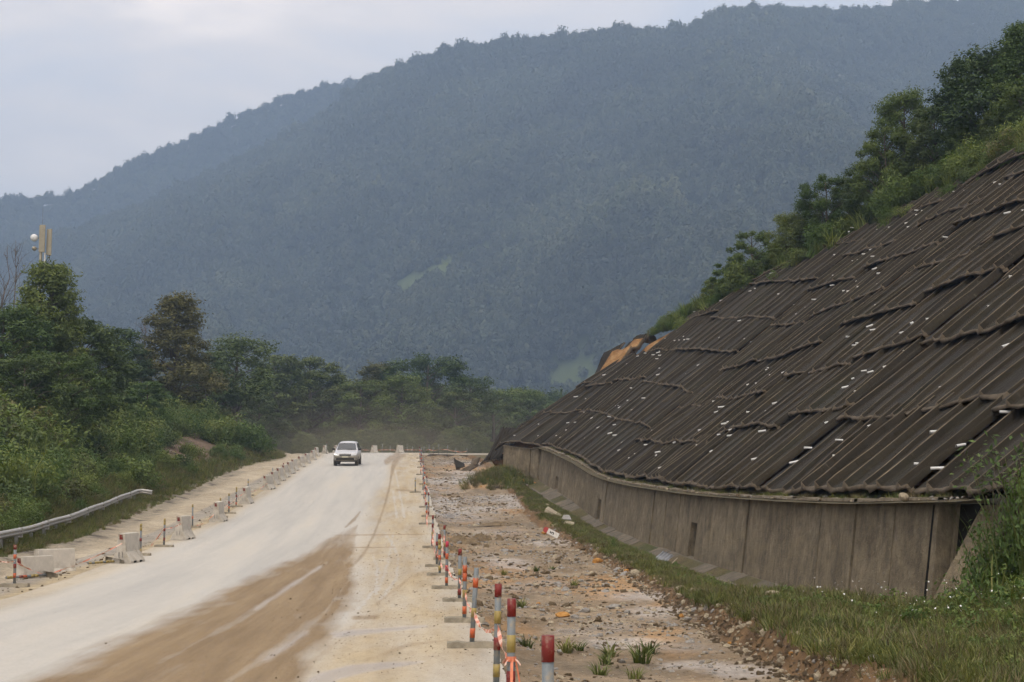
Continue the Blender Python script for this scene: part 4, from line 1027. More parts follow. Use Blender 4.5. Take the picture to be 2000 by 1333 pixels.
# hill on the left rear with pale growth
# bare trees
def bare_tree(px, pt, Y, seed, label, base_py=None):
    rs = np.random.RandomState(seed); p = at(px, pt, Y); zb = float(H(p.x, Y)) if base_py is None else at(px, base_py, Y).z; h = p.z - zb
    root = empty('bare_tree', (p.x, Y, zb), 0, label, 'tree', 'leafless trees')
    tr = MB(); pts = limb(tr, (0, 0, 0), (rs.normal(0, .03) * h, 0, h), .10, .012, rs, 8, .03, 6); tr.build('trunk', M['deadwood'], root, smooth=True)
    br = MB()
    for i in range(16):
        t = rs.uniform(.35, .95); b = np.array(pts[int(t * 8)]); a = rs.uniform(0, 6.28); L = h * (1.05 - t) * rs.uniform(.35, .7)
        e = b + np.array((math.cos(a) * L * .6, math.sin(a) * L * .6, L * .8)); q = limb(br, b, e, .035 * (1.1 - t) + .01, .006, rs, 4, .1, 4)
        for k in range(4):
            b2 = np.array(q[1 + k % 3]); e2 = b2 + np.array((rs.normal(0, .3), rs.normal(0, .3), rs.uniform(.2, .6))) * L * .7; limb(br, b2, e2, .012, .004, rs, 3, .1, 3)
    br.build('branches', M['deadwood'], root, smooth=True)
bare_tree(10, 480, 115, 5, 'bare forked tree at the picture edge beside the antenna mast')
bare_tree(34, 470, 120, 15, 'thin bare tree between the antenna mast and the forked bare tree')
bare_tree(280, 622, 140, 9, 'bare grey tree next to the brownish tree')

# trees and shrubs along the top of the slope
G3 = 'trees growing along the top of the covered slope'
for key, px, pt, bp, Y, lab, rz, w in [
    ('young1', 1352, 592, 640, 99, 'lowest bright shrub-like tree at the far end of the slope top', 0, 1.3),
    ('young2', 1392, 545, 612, 95.5, 'bright small tree second from the far end of the slope top', 1.2, 1.0),
    ('round1', 1470, 452, 570, 91, 'dense green tree standing clear against the mountain, low on the slope top', .5, .95),
    ('young1', 1430, 505, 580, 92.5, 'bright bushy tree at the foot of the clear-standing tree', 2.2, 1.2),
    ('broad1', 1540, 420, 545, 89, 'green tree with a flat branch reaching over the mountain view', 1.2, 1.0),
    ('airy', 1580, 395, 520, 88, 'thin tree with layered branches behind the flat-branched tree', .1, 1.1),
    ('round1', 1612, 345, 500, 86.5, 'pointed leafy tree halfway up the slope top', 2.6, .85),
    ('broad2', 1660, 345, 480, 86, 'dark tree beside the pointed leafy tree halfway up', .8, 1.0),
    ('round2', 1705, 315, 450, 84, 'dark rounded tree below the tall round-headed tree', 1.7, 1.0),
    ('broad1', 1765, 183, 420, 82.5, 'tall round-headed tree rising from the middle of the slope top', 3.0, .85),
    ('round1', 1730, 250, 420, 81.5, 'green leafy tree hiding the trunk of the tall round-headed tree', .6, .8),
    ('broad2', 1830, 205, 390, 80, 'dark wide tree right of the tall round-headed tree', 1.9, 1.0),
    ('slim', 1900, 110, 370, 78, 'slim tree reaching high near the upper corner', 1.0, 1.2),
    ('airy', 1935, 95, 350, 77, 'tree with horizontal branches near the upper corner', 2.1, 1.2),
    ('tall', 1985, 45, 340, 75, 'highest tree, in the upper corner over the slope', .9, 1.0),
    ('broad2', 1880, 240, 370, 77, 'dark tree filling the space under the slim tree', .3, 1.1),
    ('round2', 1960, 215, 330, 74, 'dark rounded tree under the highest corner tree', 1.1, 1.0),
    ('round1', 2010, 150, 330, 73, 'leafy tree cut by the picture edge in the upper corner', 2.9, 1.0)]:
    tree_px(key, px, pt, Y, lab, rz, w, base_py=bp, group=G3)
rs = np.random.RandomState(31)
BUSH = proto_col('bushes', [bush_mesh(47, 2000, 'leaf_dark', .055, 1.0, lobes=12), bush_mesh(48, 1800, 'leaf_brown', .05, 1.0, lobes=10)] + [bush_mesh(40 + i, 2300, ('leaf_bush', 'leaf_tree', 'leaf_bush')[i], .05, .95, lobes=13) for i in range(3)] + [bush_mesh(50 + i, 1500, 'leaf_bush', .045, .9, blades=150, lobes=11) for i in range(3)])
GCL = proto_col('grass_clumps', [tuft_mesh(60 + i, 70, .35, 1.0, .05, 'leaf_bush', .7) for i in range(3)] + [tuft_mesh(64, 80, .35, .9, .035, 'leaf_grass', .6)])
pp = []; ss = []
for i in range(900):
    a = rs.uniform(-.5, 62); L = SL(max(a, 0)); over = rs.uniform(-2.2, 6) if a > 8 else rs.uniform(-.2, 3)
    if vnoise(a * .45, over * .5, 171) < (.42 if over > 0 else .62): continue
    q = S(np.array(max(a, 0.)), np.array(min(L, L + over)))
    ex = max(over, 0); q = q + np.array((.85 * ex, .15 * ex, .42 * ex - .1)); pp.append(q); ss.append(rs.uniform(.45, 1.8) * (.5 if over < 0 else 1) * (.5 if a < 9 else 1))
scatter('slope_top_undergrowth', pp, ss, BUSH, 'low green undergrowth along the upper edge of the slope cover', 'undergrowth', rs, .2)
pp = []; ss = []
for i in range(45):
    a = rs.uniform(6, 62); L = SL(a); over = rs.uniform(-1.4, 1.5); q = S(np.array(a), np.array(L + min(over, 0)))
    ex = max(over, 0); q = q + np.array((.85 * ex, .15 * ex, .42 * ex)); pp.append(q); ss.append(rs.uniform(.6, 1.2))
scatter('slope_top_grass', pp, ss, GCL, 'tall grass hanging over the upper edge of the slope cover', 'grass', rs, .25)

# weedy bank beyond the guardrail
rs = np.random.RandomState(32)
def bank_points(n, e0, e1, y0, y1, pw=1.0):
    Y = y0 * (y1 / y0) ** rs.rand(n); e = e0 + (e1 - e0) * rs.rand(n) ** pw; x = xt(Y) - e; z = H(x, Y); px, py = proj(x, Y, z)
    k = (px > -160) & (px < 700) 
    k &= ~((np.hypot((px - 370) / 55, (py - 880) / 34) < 1) & (rs.rand(n) < .93))       # bare scar of loose earth
    return np.stack([x, Y, z - .05], -1)[k], e[k], Y[k]
p, e, Y = bank_points(2300, 1.6, 24, 38, 185, .9)
scatter('bank_bushes', p, np.clip(np.exp(rs.normal(-.05, .4, len(p))) * (.35 + e * .19), .3, 2.6), BUSH, 'dense green bushes covering the bank behind the guardrail', 'bushes', rs, .2)
p, e, Y = bank_points(1300, 1.0, 20, 38, 185, .8)
scatter('bank_tall_grass', p, np.clip(rs.uniform(.5, 1.1, len(p)) * (.4 + e * .15), .25, 1.7), GCL, 'tall arching grass among the bushes on the bank', 'grass', rs, .2)
VERGE = proto_col('verge_tufts', [tuft_mesh(70 + i, 34, .14, .34, .016, 'leaf_grass', .5) for i in range(3)] + [tuft_mesh(75 + i, 30, .14, .36, .014, 'leaf_dry', .5) for i in range(2)])
p, e, Y = bank_points(9000, .05, 3.2, 36, 185, .8)
scatter('verge_grass', p, rs.uniform(.5, 1.25, len(p)) * np.clip(.55 + e * .4, .5, 1.5), VERGE, 'olive verge grass between the dirt track and the bushes', 'grass', rs, .2)

# grass strip before the wall
n = 17000; Y = 12 * (104 / 12) ** rs.rand(n); q = rs.rand(n) ** .85; x0, x1 = xb(Y) + .25, np.where(Y > 26.5, wx(Y) - 1.55, 8.5)
x = x0 + (x1 - x0) * q; z = H(x, Y); keep = rs.rand(n) < np.clip(.75 + fbm(x * .8, Y * .5, 131, 3) * 1.3, .1, 1)
p = np.stack([x, Y, z - .02], -1)[keep]
STRIP = proto_col('strip_tufts', [tuft_mesh(80 + i, 44, .17, .19, .012, 'leaf_grass', .7) for i in range(3)] + [tuft_mesh(85 + i, 36, .17, .21, .011, 'leaf_dry', .7) for i in range(2)])
sc = rs.uniform(.45, 1.05, len(p)) * np.where(p[:, 1] < 30, 1.15, .85)
scatter('strip_grass', p, sc, STRIP, 'short olive grass on the strip between gravel bed and wall', 'grass', rs, .25)
# weeds and ferns in the near corner
n = 1500; Y = np.where(rs.rand(n) < .7, rs.uniform(15, 29, n), rs.uniform(26, 60, n)); x = np.where(Y > 26, xb(Y) + .5 + rs.rand(n) * 1.4, 3.8 + (rs.rand(n) ** .6) * 5.0); x = np.maximum(x, xb(Y) + .8)
p = np.stack([x, Y, H(x, Y) - .03], -1)
CORN = proto_col('corner_weeds', [bush_mesh(90 + i, 260, 'leaf_bush', .11, .8, blades=26, lobes=6) for i in range(3)] + [tuft_mesh(94, 40, .3, .9, .03, 'leaf_grass', .7)])
scatter('corner_weeds', p, rs.uniform(.14, .32, n) * np.clip(.5 + (x - 3.5) * .22, .6, 1.7), CORN, 'leafy weeds in the near corner beside the end of the wall', 'weeds', rs, .2)
# white flowers
n = 110; Y = rs.uniform(19.5, 27.5, n); x = rs.uniform(5.0, 8.6, n); p = np.stack([x, Y, H(x, Y) + rs.uniform(.2, .5, n)], -1)
fl = MB(); fl.add([(.012 * math.cos(k * math.pi / 3), .012 * math.sin(k * math.pi / 3), .004 * (k % 2)) for k in range(6)], [tuple(range(6))])
scatter('white_flowers', p, rs.uniform(.6, 1.3, n), proto_col('flowers', [fl.mesh('flower', [M['flower']])]), 'tiny white flowers among the corner weeds', 'flowers', rs, .6)

# big bushes in the near corner
def corner_bush(px, pt, bp, Y, seed, label, blades, mat='leaf_bush', wide=1.0, n=3600, leaf=.045, bl=.6):
    p = at(px, bp, Y); h = at(px, pt, Y).z - p.z
    o = empty('corner_bush', tuple(p), seed, label, 'bush', 'bushes by the near end of the wall'); o.scale = (h * wide, h * wide, h)
    obj('foliage', bush_mesh(seed, n, mat, leaf, .85, 0, 20), o)
    if blades:
        rs_ = np.random.RandomState(seed); V, Fq, r = blade_geo(rs_, blades, bl, 1.0, .035, 4, .8)
        obj('long_leaves', np_mesh('long_leaves', V, Fq, [M['leaf_grass']], False, {'rnd': r}), o)
    st = MB(); rs_ = np.random.RandomState(seed + 1)
    for k in range(7): limb(st, (rs_.normal(0, .08), rs_.normal(0, .08), 0), (rs_.normal(0, .4), rs_.normal(0, .4), rs_.uniform(.6, .95)), .014, .005, rs_, 4, .08, 5)
    st.build('stems', M['bark'], o, smooth=True)
corner_bush(2005, 870, 1200, 23.5, 201, 'tall bush with long arching leaves at the picture edge by the wall', 70, wide=.42, n=6500, leaf=.03)
corner_bush(1985, 985, 1210, 23.6, 207, 'leafy bush leaning over the wing slab', 40, wide=.55, n=5000, leaf=.035)
corner_bush(1945, 1085, 1225, 23.4, 213, 'low leafy bush at the bottom of the wing slab', 40, wide=.9, n=1300)
corner_bush(1975, 1100, 1280, 21.6, 219, 'dark low bush in the corner in front of the arching bush', 40, wide=.8, n=1500)
corner_bush(1610, 1150, 1215, 26.0, 223, 'small pale bush at the foot of the wall joint', 0, wide=.9, n=900)
corner_bush(1800, 1165, 1235, 23.5, 229, 'spreading low plant at the foot of the last wall panel', 20, wide=1.3, n=900)
corner_bush(1198, 1046, 1068, 50.0, 233, 'single green seedling standing in the drain', 0, wide=.45, n=260, leaf=.11)
# long branch reaching up in front of the slope
def reach_branch():
    o = empty('reaching_branch', tuple(at(1990, 1010, 23)), 0, 'thin leafy branch reaching up in front of the lowest slope panels', 'branch')
    org = Vector(o.location); rs_ = np.random.RandomState(9); mb = MB(); C = []
    for tgt in ((1875, 900), (1900, 885), (1935, 870), (1995, 860), (1880, 935)):
        e = at(tgt[0], tgt[1], 23.2) - org; q = limb(mb, (0, 0, 0), tuple(e), .008, .003, rs_, 6, .05, 4)
        for k in range(34): C.append(np.array(q[rs_.randint(3, 7)]) + rs_.normal(0, .09, 3))
    mb.build('stem', M['bark'], o, smooth=True)
    C = np.array(C); V, Fq, r = leaf_quads(C, np.tile((0, -.4, .8), (len(C), 1)), .055, .4, rs_, .5)
    obj('leaves', np_mesh('leaves', V, Fq, [M['leaf_bush']], False, {'rnd': r}), o)
reach_branch()

# ------------------------------------------------------------------ striped marker posts
ORD = ['first', 'second', 'third', 'fourth', 'fifth', 'sixth', 'seventh', 'eighth', 'ninth', 'tenth', 'eleventh', 'twelfth', 'thirteenth', 'fourteenth', 'fifteenth', 'sixteenth', 'seventeenth', 'eighteenth', 'nineteenth', 'twentieth']
BK = {'r': 'red', 'o': 'orange', 'g': 'gold', 'c': 'crimson', '-': 'grey'}
NAMES = {'r': 'red', 'o': 'orange', 'g': 'gold', 'c': 'crimson', '-': 'grey'}
_tube_cache = {}
def tube_me(z0, z1, r, mat):
    k = (round(z0, 3), round(z1, 3), round(r, 4), mat)
    if k not in _tube_cache:
        mb = MB(); mb.tube([(0, 0, z0), (0, 0, z1)], r, 16)
        _tube_cache[k] = mb.mesh('band', [M[mat]], False)
        me = _tube_cache[k]; me.polygons.foreach_set('use_smooth', [i < 16 for i in range(len(me.polygons))])
    return _tube_cache[k]
def base_me(seed):
    r = random.Random(seed); mb = MB(); L = .62; w = .17; n = 9; vs = []; fs = []
    for i in range(n + 1):
        x = -L / 2 + L * i / n; j = lambda s: r.uniform(-s, s)
        vs += [(x, -w / 2 + j(.012), .0), (x, -w / 2 + .015 + j(.012), .075 + j(.012)), (x, w / 2 - .015 + j(.012), .078 + j(.012)), (x, w / 2 + j(.012), 0)]
    for i in range(n):
        for k in range(3): fs.append((i * 4 + k, i * 4 + k + 1, i * 4 + 5 + k, i * 4 + 4 + k))
    fs += [(0, 3, 2, 1), (n * 4, n * 4 + 1, n * 4 + 2, n * 4 + 3)]
    mb.add(vs, fs); return mb.mesh('base', [M['base_concrete']])
BASES = [base_me(i) for i in range(4)]
def post(foot, h, bands, label, lean=(0, 0), base=True, group='striped marker posts', r=.031, name='marker_post', brz=None, lie=None):
    """bands: string from the top, each character one band"""
    o = empty(name, tuple(foot), 0, label, 'post', group)
    pole = empty_pole = None
    n = len(bands); hb = h / n
    Mx = Matrix.Rotation(lean[0], 4, 'Y') @ Matrix.Rotation(lean[1], 4, 'X')
    p = obj('pole', tube_me(0, h, r, 'grey'), o); p.matrix_local = Mx
    for i, c in enumerate(bands):
        if c == '-': continue
        b = obj('band', tube_me(h - (i + 1) * hb + .002, h - i * hb + (.002 if i == 0 else -.002), r + .003, BK[c]), p)
    if base:
        b = obj('base', BASES[rnd.randrange(4)], o); b.rotation_euler = (0, 0, rnd.uniform(-.12, .12) if brz is None else brz)
    return o
PR = 'striped marker posts along the broken road edge'
right_posts = []
def rpost(px, foot_py, h, bands, label, leanpx=0.0, base=True, off=0.0, Y=None, **kw):
    g = gp(px, foot_py, off) if Y is None else at(px, foot_py, Y)
    o = post(g, h, bands, label, (leanpx, 0), base, PR, **kw); right_posts.append((g, h, leanpx)); return g
def wpost(Y, px, h, bands, label, lean=0, base=False):
    x = ray(px, 1300)[0] * Y; z = float(H(x, Y)) if x > float(xr(Y)) else float(P(Y)) + .01
    z = max(z, float(P(Y)) - .12)
    o = post((x, Y, z), h, bands, label, (lean, 0), base, PR); right_posts.append((Vector((x, Y, z)), h, lean))
wpost(8.1, 1070, 1.05 + .03, 'r-g-r-g-', 'nearest marker post with a wide red top, cut off by the bottom of the picture')
wpost(11.7, 996, 1.06, 'r-g-r-g-', 'second nearest post, red top over a gold band, tape knotted round it', .012)
wpost(15.0, 969, 1.01, 'r-g-r-g-', 'tilted red-topped post just behind the post with the tape knot', .02)
rpost(921, 1266, 1.0, '-o--g-o-', 'grey-topped leaning post on the largest concrete base', .06)
rpost(907, 1216, 1.0, '-oo-g-o-', 'grey-capped post with a tall orange band, next to the grey-topped leaning post', .006)
rpost(897, 1176, .98, 'r--g--r-', 'red-topped post just behind the grey-capped one', .012)
rpost(872, 1151, 1.0, 'c-o-c-o-', 'crimson and orange banded post, seventh from the camera', .01)
rpost(859, 1125, 1.0, 'rgg-o-g-', 'red-topped post with a long gold band, eighth from the camera', -.012)
rpost(853, 1108, .9, '--r--r--', 'mostly grey post half hidden behind the long gold band', .0)
rpost(868, 1094, .98, 'r---g-r-', 'red-topped post standing on the gravel side behind the crimson post', .0, True)
rpost(844, 1071, 1.05, 'r-r-g-r-', 'post with three red bands at the bend of the tape', .02)
rpost(833, 1025, .9, 'r--o----', 'grey post on a reddish base where the row begins to climb', .0)
rpost(837, 1010, 1.05, 'r--g--r-', 'red-topped post beside the one on the reddish base', .0)
rpost(811, 963, .82, '-g---g--', 'lone thin post standing inside the road edge', -.0, True)
far_feet = [(831, 992), (828, 975), (834, 968), (826, 958), (829, 947), (826, 938), (822, 928), (826, 921), (823, 914), (821, 908), (824, 903), (822, 899), (820, 896)]
for i, (px, py) in enumerate(far_feet):
    b = ['r-o-g-r-', '-o--r---', 'r--g-o--', '--r--g--'][i % 4]
    rpost(px, py, .95 + .1 * rnd.random(), b, 'thin marker post, %s up the climbing row past the lone post' % ORD[i], rnd.uniform(-.05, .05), i % 2 == 0)
far_line = []
for i, (px, top) in enumerate([(828, 872), (838, 869), (846, 873), (857, 868), (874, 870), (890, 876), (912, 876)]):
    Y = 152.5; g = at(px, 886, Y); g.z = float(P(Y)); h = at(px, top, Y).z - g.z
    far_line.append((g, h)); post(g, h, '--------', 'grey post on the lip ending the gravel bed, %s from the road' % ORD[i], (0, 0), False, 'grey posts across the end of the gravel bed')
for i, px in enumerate((705, 747, 762, 795, 806)):
    Y = 172.0; g = at(px, 885, Y); g.z = float(P(Y)); post(g, .75 + .2 * (i % 2), '--------', 'short grey post on the road crest, %s from the car' % ORD[i], (0, 0), False, 'grey posts on the crest')
PL = 'striped marker posts beside the white barriers'
left_posts = []
for i, (px, py, h, b, lab) in enumerate([(28, 1147, .9, 'r-o-r-o--', 'red-topped post at the picture edge before the sunken barriers'), (274, 1086, .95, 'gg--r--g-', 'gold-topped post beside the nearest upright barrier'), (320, 1069, .92, 'gg-r--r--', 'gold-topped post between the nearest and the second upright barrier'), (376, 1031, .9, 'g---o---', 'post just behind the second upright barrier'), (430, 1012, .85, 'gg---r--', 'gold-topped post behind the third upright barrier'), (447, 1004, .9, 'g--r-o--', 'post between the third and fourth barriers, with tape at its foot'), (461, 991, .95, 'gg-r--o-', 'tall gold-topped post before the fourth barrier'), (484, 969, .9, '-g---r--', 'dark post just behind the fourth barrier'), (532, 941, .85, '--r-----', 'thin post rising behind the sixth barrier'), (553, 930, .85, 'r-------', 'red-tipped post behind the eighth barrier')]):
    g = gp(px, py); left_posts.append((g, h)); post(g, h, b, lab, (rnd.uniform(-.02, .02), 0), True, PL)
g = gp(638, 887); post(g, 1.2, 'r-------', 'red-tipped thin post near the car at the far barriers', (0, 0), False, PL)
# fallen posts
def fallen(p0, p1, bands, label):
    a = gp(*p0); b = gp(*p1); a.z += .06; b.z += .06; d = b - a; L = min(d.length, 1.25); d.normalize()
    o = empty('fallen_post', tuple(a), 0, label, 'post', 'fallen marker posts'); q = d.to_track_quat('Z', 'Y').to_matrix().to_4x4()
    p = obj('pole', tube_me(0, L, .031, 'grey'), o); p.matrix_local = q; n = len(bands)
    for i, c in enumerate(bands):
        if c != '-': obj('band', tube_me(L * i / n + .002, L * (i + 1) / n - .002, .034, BK[c]), p)
    bs = obj('base', BASES[1], o); bs.matrix_local = Matrix.Translation(d * L) @ q @ Matrix.Rotation(R(8), 4, 'Z') @ Matrix.Translation((0, 0, 0))
fallen((12, 1134), (92, 1128), 'gg-ro-gg--', 'fallen post lying in front of the sunken barriers')
fallen((172, 1105), (222, 1101), 'g-ggg-ggg', 'fallen post with gold bands lying by the nearest upright barrier')

# ------------------------------------------------------------------ concrete barriers
def barrier_meshes():
    prof = [(-.29, 0), (-.29, .06), (-.14, .32), (-.10, .80), (-.085, .815), (.085, .815), (.10, .80), (.14, .32), (.29, .06), (.29, 0)]
    L = 1.05; mb = MB(); ch = .02
    def ring(y, k): return [(x * k, y, z * (1 if k == 1 else (.995 if z > 0 else 1))) for x, z in prof]
    rings = [ring(-L / 2, .95), ring(-L / 2 + ch, 1), ring(-.32, 1), ring(-.12, 1), ring(.12, 1), ring(.32, 1), ring(L / 2 - ch, 1), ring(L / 2, .95)]
    n = len(prof); vs = [p for r_ in rings for p in r_]; fs = []
    # forklift notches: raise the foot between the rings
    vs2 = []
    for ri, r_ in enumerate(rings):
        for (x, y, z) in r_:
            vs2.append((x, y, z))
    for ri in range(len(rings) - 1):
        for k in range(n - 1): 
            if ri in (2, 4) and k in (0, 8): continue
            fs.append((ri * n + k, ri * n + k + 1, (ri + 1) * n + k + 1, (ri + 1) * n + k))
    fs += [tuple(range(n))[::-1], tuple((len(rings) - 1) * n + k for k in range(n))]
    mb.add(vs2, fs); body = mb.mesh('body', [M['concrete']]); fix_normals(body)
    nb = MB()
    for y in (-.22, .22): nb.box((0, y, .035), (.54, .19, .066))
    notch = nb.mesh('foot_notch', [M['dark']])  # dark blocks painted as the shade inside the foot notches
    rf = MB(); rf.box((0, -L / 2 - .004, .71), (.09, .03, .13)); refl = rf.mesh('reflector', [M['red']])
    lp = MB(); lp.tube([(-.05, -L / 2 + .02, .16), (-.05, -L / 2 - .03, .16), (-.05, -L / 2 - .03, .30), (-.05, -L / 2 + .02, .30)], .009, 6); lp.tube([(.05, -L / 2 + .02, .16), (.05, -L / 2 - .03, .16), (.05, -L / 2 - .03, .30), (.05, -L / 2 + .02, .30)], .009, 6)
    lp.box((0, -L / 2 + .012, .2), (.09, .012, .10))
    loop = lp.mesh('steel_loop', [M['post_steel']])
    return body, notch, refl, loop
BAR = barrier_meshes()
def barrier(g, rz, label, red=True, tilt=(0, 0), sink=0.0):
    o = empty('concrete_barrier', (g.x, g.y, g.z - sink), rz, label, 'barrier', 'white concrete barriers'); o.rotation_euler = (tilt[0], tilt[1], rz)
    obj('body', BAR[0], o); obj('foot_notch', BAR[1], o); obj('steel_loop', BAR[3], o)
    if red: obj('reflector', BAR[2], o)
bars = [(245, 1100), (354, 1055), (424, 1020), (479, 985), (522, 957), (534, 948), (545, 940), (555, 933), (565, 926), (573, 920), (586, 913), (598, 906), (610, 899), (617, 892), (634, 886.5), (655, 885.2)]
barpts = []
for i, (px, py) in enumerate(bars):
    g = gp(px, py); g2 = Vector((float(xl(g.y + 2)), g.y + 2, 0)); g1 = Vector((float(xl(g.y)), g.y, 0)); d = g2 - g1; rz = math.atan2(-d.x, d.y)
    rz = -(math.atan2(g.x, g.y) + (.34 if i in (0, 1, 4) else .2) + rnd.uniform(-.05, .06)); g.y += .3; g.z = float(P(g.y)); barpts.append(g)
    lab = 'nearest upright white concrete barrier with a red reflector' if i == 0 else 'white concrete barrier, %s upright one up the road' % ORD[i]
    barrier(g, rz, lab, True, (math.atan(.06) if g.y > 55 else 0.02, 0))
g = gp(62, 1130); barrier(g + Vector((0, .3, 0)), -.42, 'sunken concrete barrier with red reflector behind the fallen post', True, (.0, -.06), .30)
g = gp(100, 1118); barrier(g + Vector((0, .3, 0)), -.72, 'sunken pale concrete barrier with plain side, second from the picture edge', False, (.0, -.05), .24)
for i, (px, Y, red, w) in enumerate([(731, 171, True, -.35), (781, 168, False, -.45)]):
    g = at(px, 885, Y); g.z = float(P(Y)); barrier(g, w, ['white barrier standing alone across the crest, nearer the car', 'small white barrier across the crest, nearest the post row'][i], red)

# ------------------------------------------------------------------ orange tape
def tape(name, pts, label, w=.05, sag=.12, seed=0, pal=2):
    """ribbon through points, sagging and twisting between them"""
    rs = np.random.RandomState(seed); C = []
    for a, b in zip(pts[:-1], pts[1:]):
        n = max(6, int((b - a).length / .12)); n = min(n, 60); s = sag * (b - a).length * rs.uniform(.5, 1.2) * .5
        for k in range(n): t = k / n; C.append(a + (b - a) * t - Vector((0, 0, 4 * s * t * (1 - t))))
    C.append(pts[-1]); mb = MB(); tw = rs.uniform(0, 3)
    for i in range(len(C) - 1):
        vs = []
        for j in (i, i + 1):
            d = (C[min(j + 1, len(C) - 1)] - C[max(j - 1, 0)]).normalized(); a = d.orthogonal().normalized(); u = Vector((0, 0, 1)); u = (u - d * u.dot(d)); u = u.normalized() if u.length > .05 else a
            v = d.cross(u); th = .9 * math.sin(j * .35 + tw) + .5 * math.sin(j * .13); q = (u * math.cos(th) + v * math.sin(th)) * w / 2; vs += [C[j] + q, C[j] - q]
        mb.mat = 0 if (i // pal) % 2 == 0 else 1
        mb.add(vs, [(0, 1, 3, 2)])
    o = mb.build(name, [M['tape'], M['tape2']]); return tag(o, label, 'tape', 'orange warning tape')
def postpt(i, f): g, h, l = right_posts[i]; return g + Vector((math.sin(l) * h * f, -.04, h * f))
tape('warning_tape', [postpt(1, .58), postpt(2, .62), postpt(3, .45), postpt(4, .50), postpt(5, .45), postpt(6, .5), postpt(7, .42), postpt(8, .45), postpt(10, .55)], 'orange and white warning tape strung along the broken road edge', .04, .06, 3)
tape('warning_tape', [postpt(10, .62), postpt(9, .72), postpt(7, .8), postpt(10, .3)], 'slack loop of orange tape between the posts at the bend', .045, .10, 5)
tape('warning_tape', [postpt(i, .5) for i in (10, 11, 12, 14, 15, 16, 17, 18, 19, 20, 21, 22, 23, 24, 25, 26)], 'thin pale tape linking the far posts up the climb', .04, .12, 8)
knot = postpt(1, .58)
kb = MB(); rs = np.random.RandomState(4)
for k in range(9):
    a = rs.uniform(0, 6.28); s = Vector((math.cos(a) * .035, math.sin(a) * .035 - .01, rs.uniform(-.03, .04)))
    L = rs.uniform(.03, .06) if k > 2 else rs.uniform(.24, .36); d = Vector((math.cos(a) * (.8 if k > 2 else .12), math.sin(a) * .5, -.9 if k > 2 else -1)).normalized(); w = Vector((-d.y, d.x, .3)).normalized() * .013
    kb.mat = k % 2; m_ = s + d * L * .5 + Vector((rs.normal(0, .01), rs.normal(0, .01), 0)); kb.add([s + w, s - w, m_ - w, m_ + w, s + d * L - w, s + d * L + w], [(0, 1, 2, 3), (3, 2, 4, 5)])
kb.mat = 0; kb.tube([(0, 0, -.018), (0, 0, .02)], .036, 14, False)
ko = kb.build('tape_knot', [M['tape'], M['tape2']], None, tuple(knot + Vector((0, .04, 0)))); tag(ko, 'knot of orange tape with hanging ends on the second nearest post', 'tape', 'orange warning tape')
lp = left_posts
z_ = lambda g, h: g + Vector((0, -.05, h))
tape('warning_tape', [gp(-30, 1105) + Vector((0, 0, .3)), z_(lp[0][0], .55), gp(90, 1126) + Vector((0, 0, .03)), z_(barpts[0], .62)], 'orange tape running from the picture edge to the nearest upright barrier', .03, .03, 11, 4)
tape('warning_tape', [z_(barpts[0], .7) + Vector((.1, 0, 0)), gp(272, 1083) + Vector((0, 0, .05)), gp(298, 1065) + Vector((0, 0, .04)), z_(lp[2][0], .6), z_(barpts[1], .6)], 'orange tape sagging between the nearest and second upright barriers', .03, .04, 12, 4)
tape('warning_tape', [z_(barpts[1], .5) + Vector((.2, 0, 0)), gp(372, 1032) + Vector((0, 0, .06)), gp(400, 1024) + Vector((0, 0, .05)), z_(barpts[2], .5), z_(lp[5][0], .45), z_(lp[6][0], .45), z_(barpts[3], .6), z_(barpts[4], .4)], 'orange tape trailing on the ground between the second and fifth upright barriers', .03, .03, 13, 4)
tape('warning_tape', [g + Vector((0, 0, h * .5)) for g, h in far_line], 'pale tape hanging between the grey posts across the gravel bed', .05, .16, 14)
tape('warning_tape', [at(x, 879, 171.5) for x in (660, 705, 747, 762, 795, 806, 822)], 'pale tape across the crest of the road behind the car', .05, .05, 15)

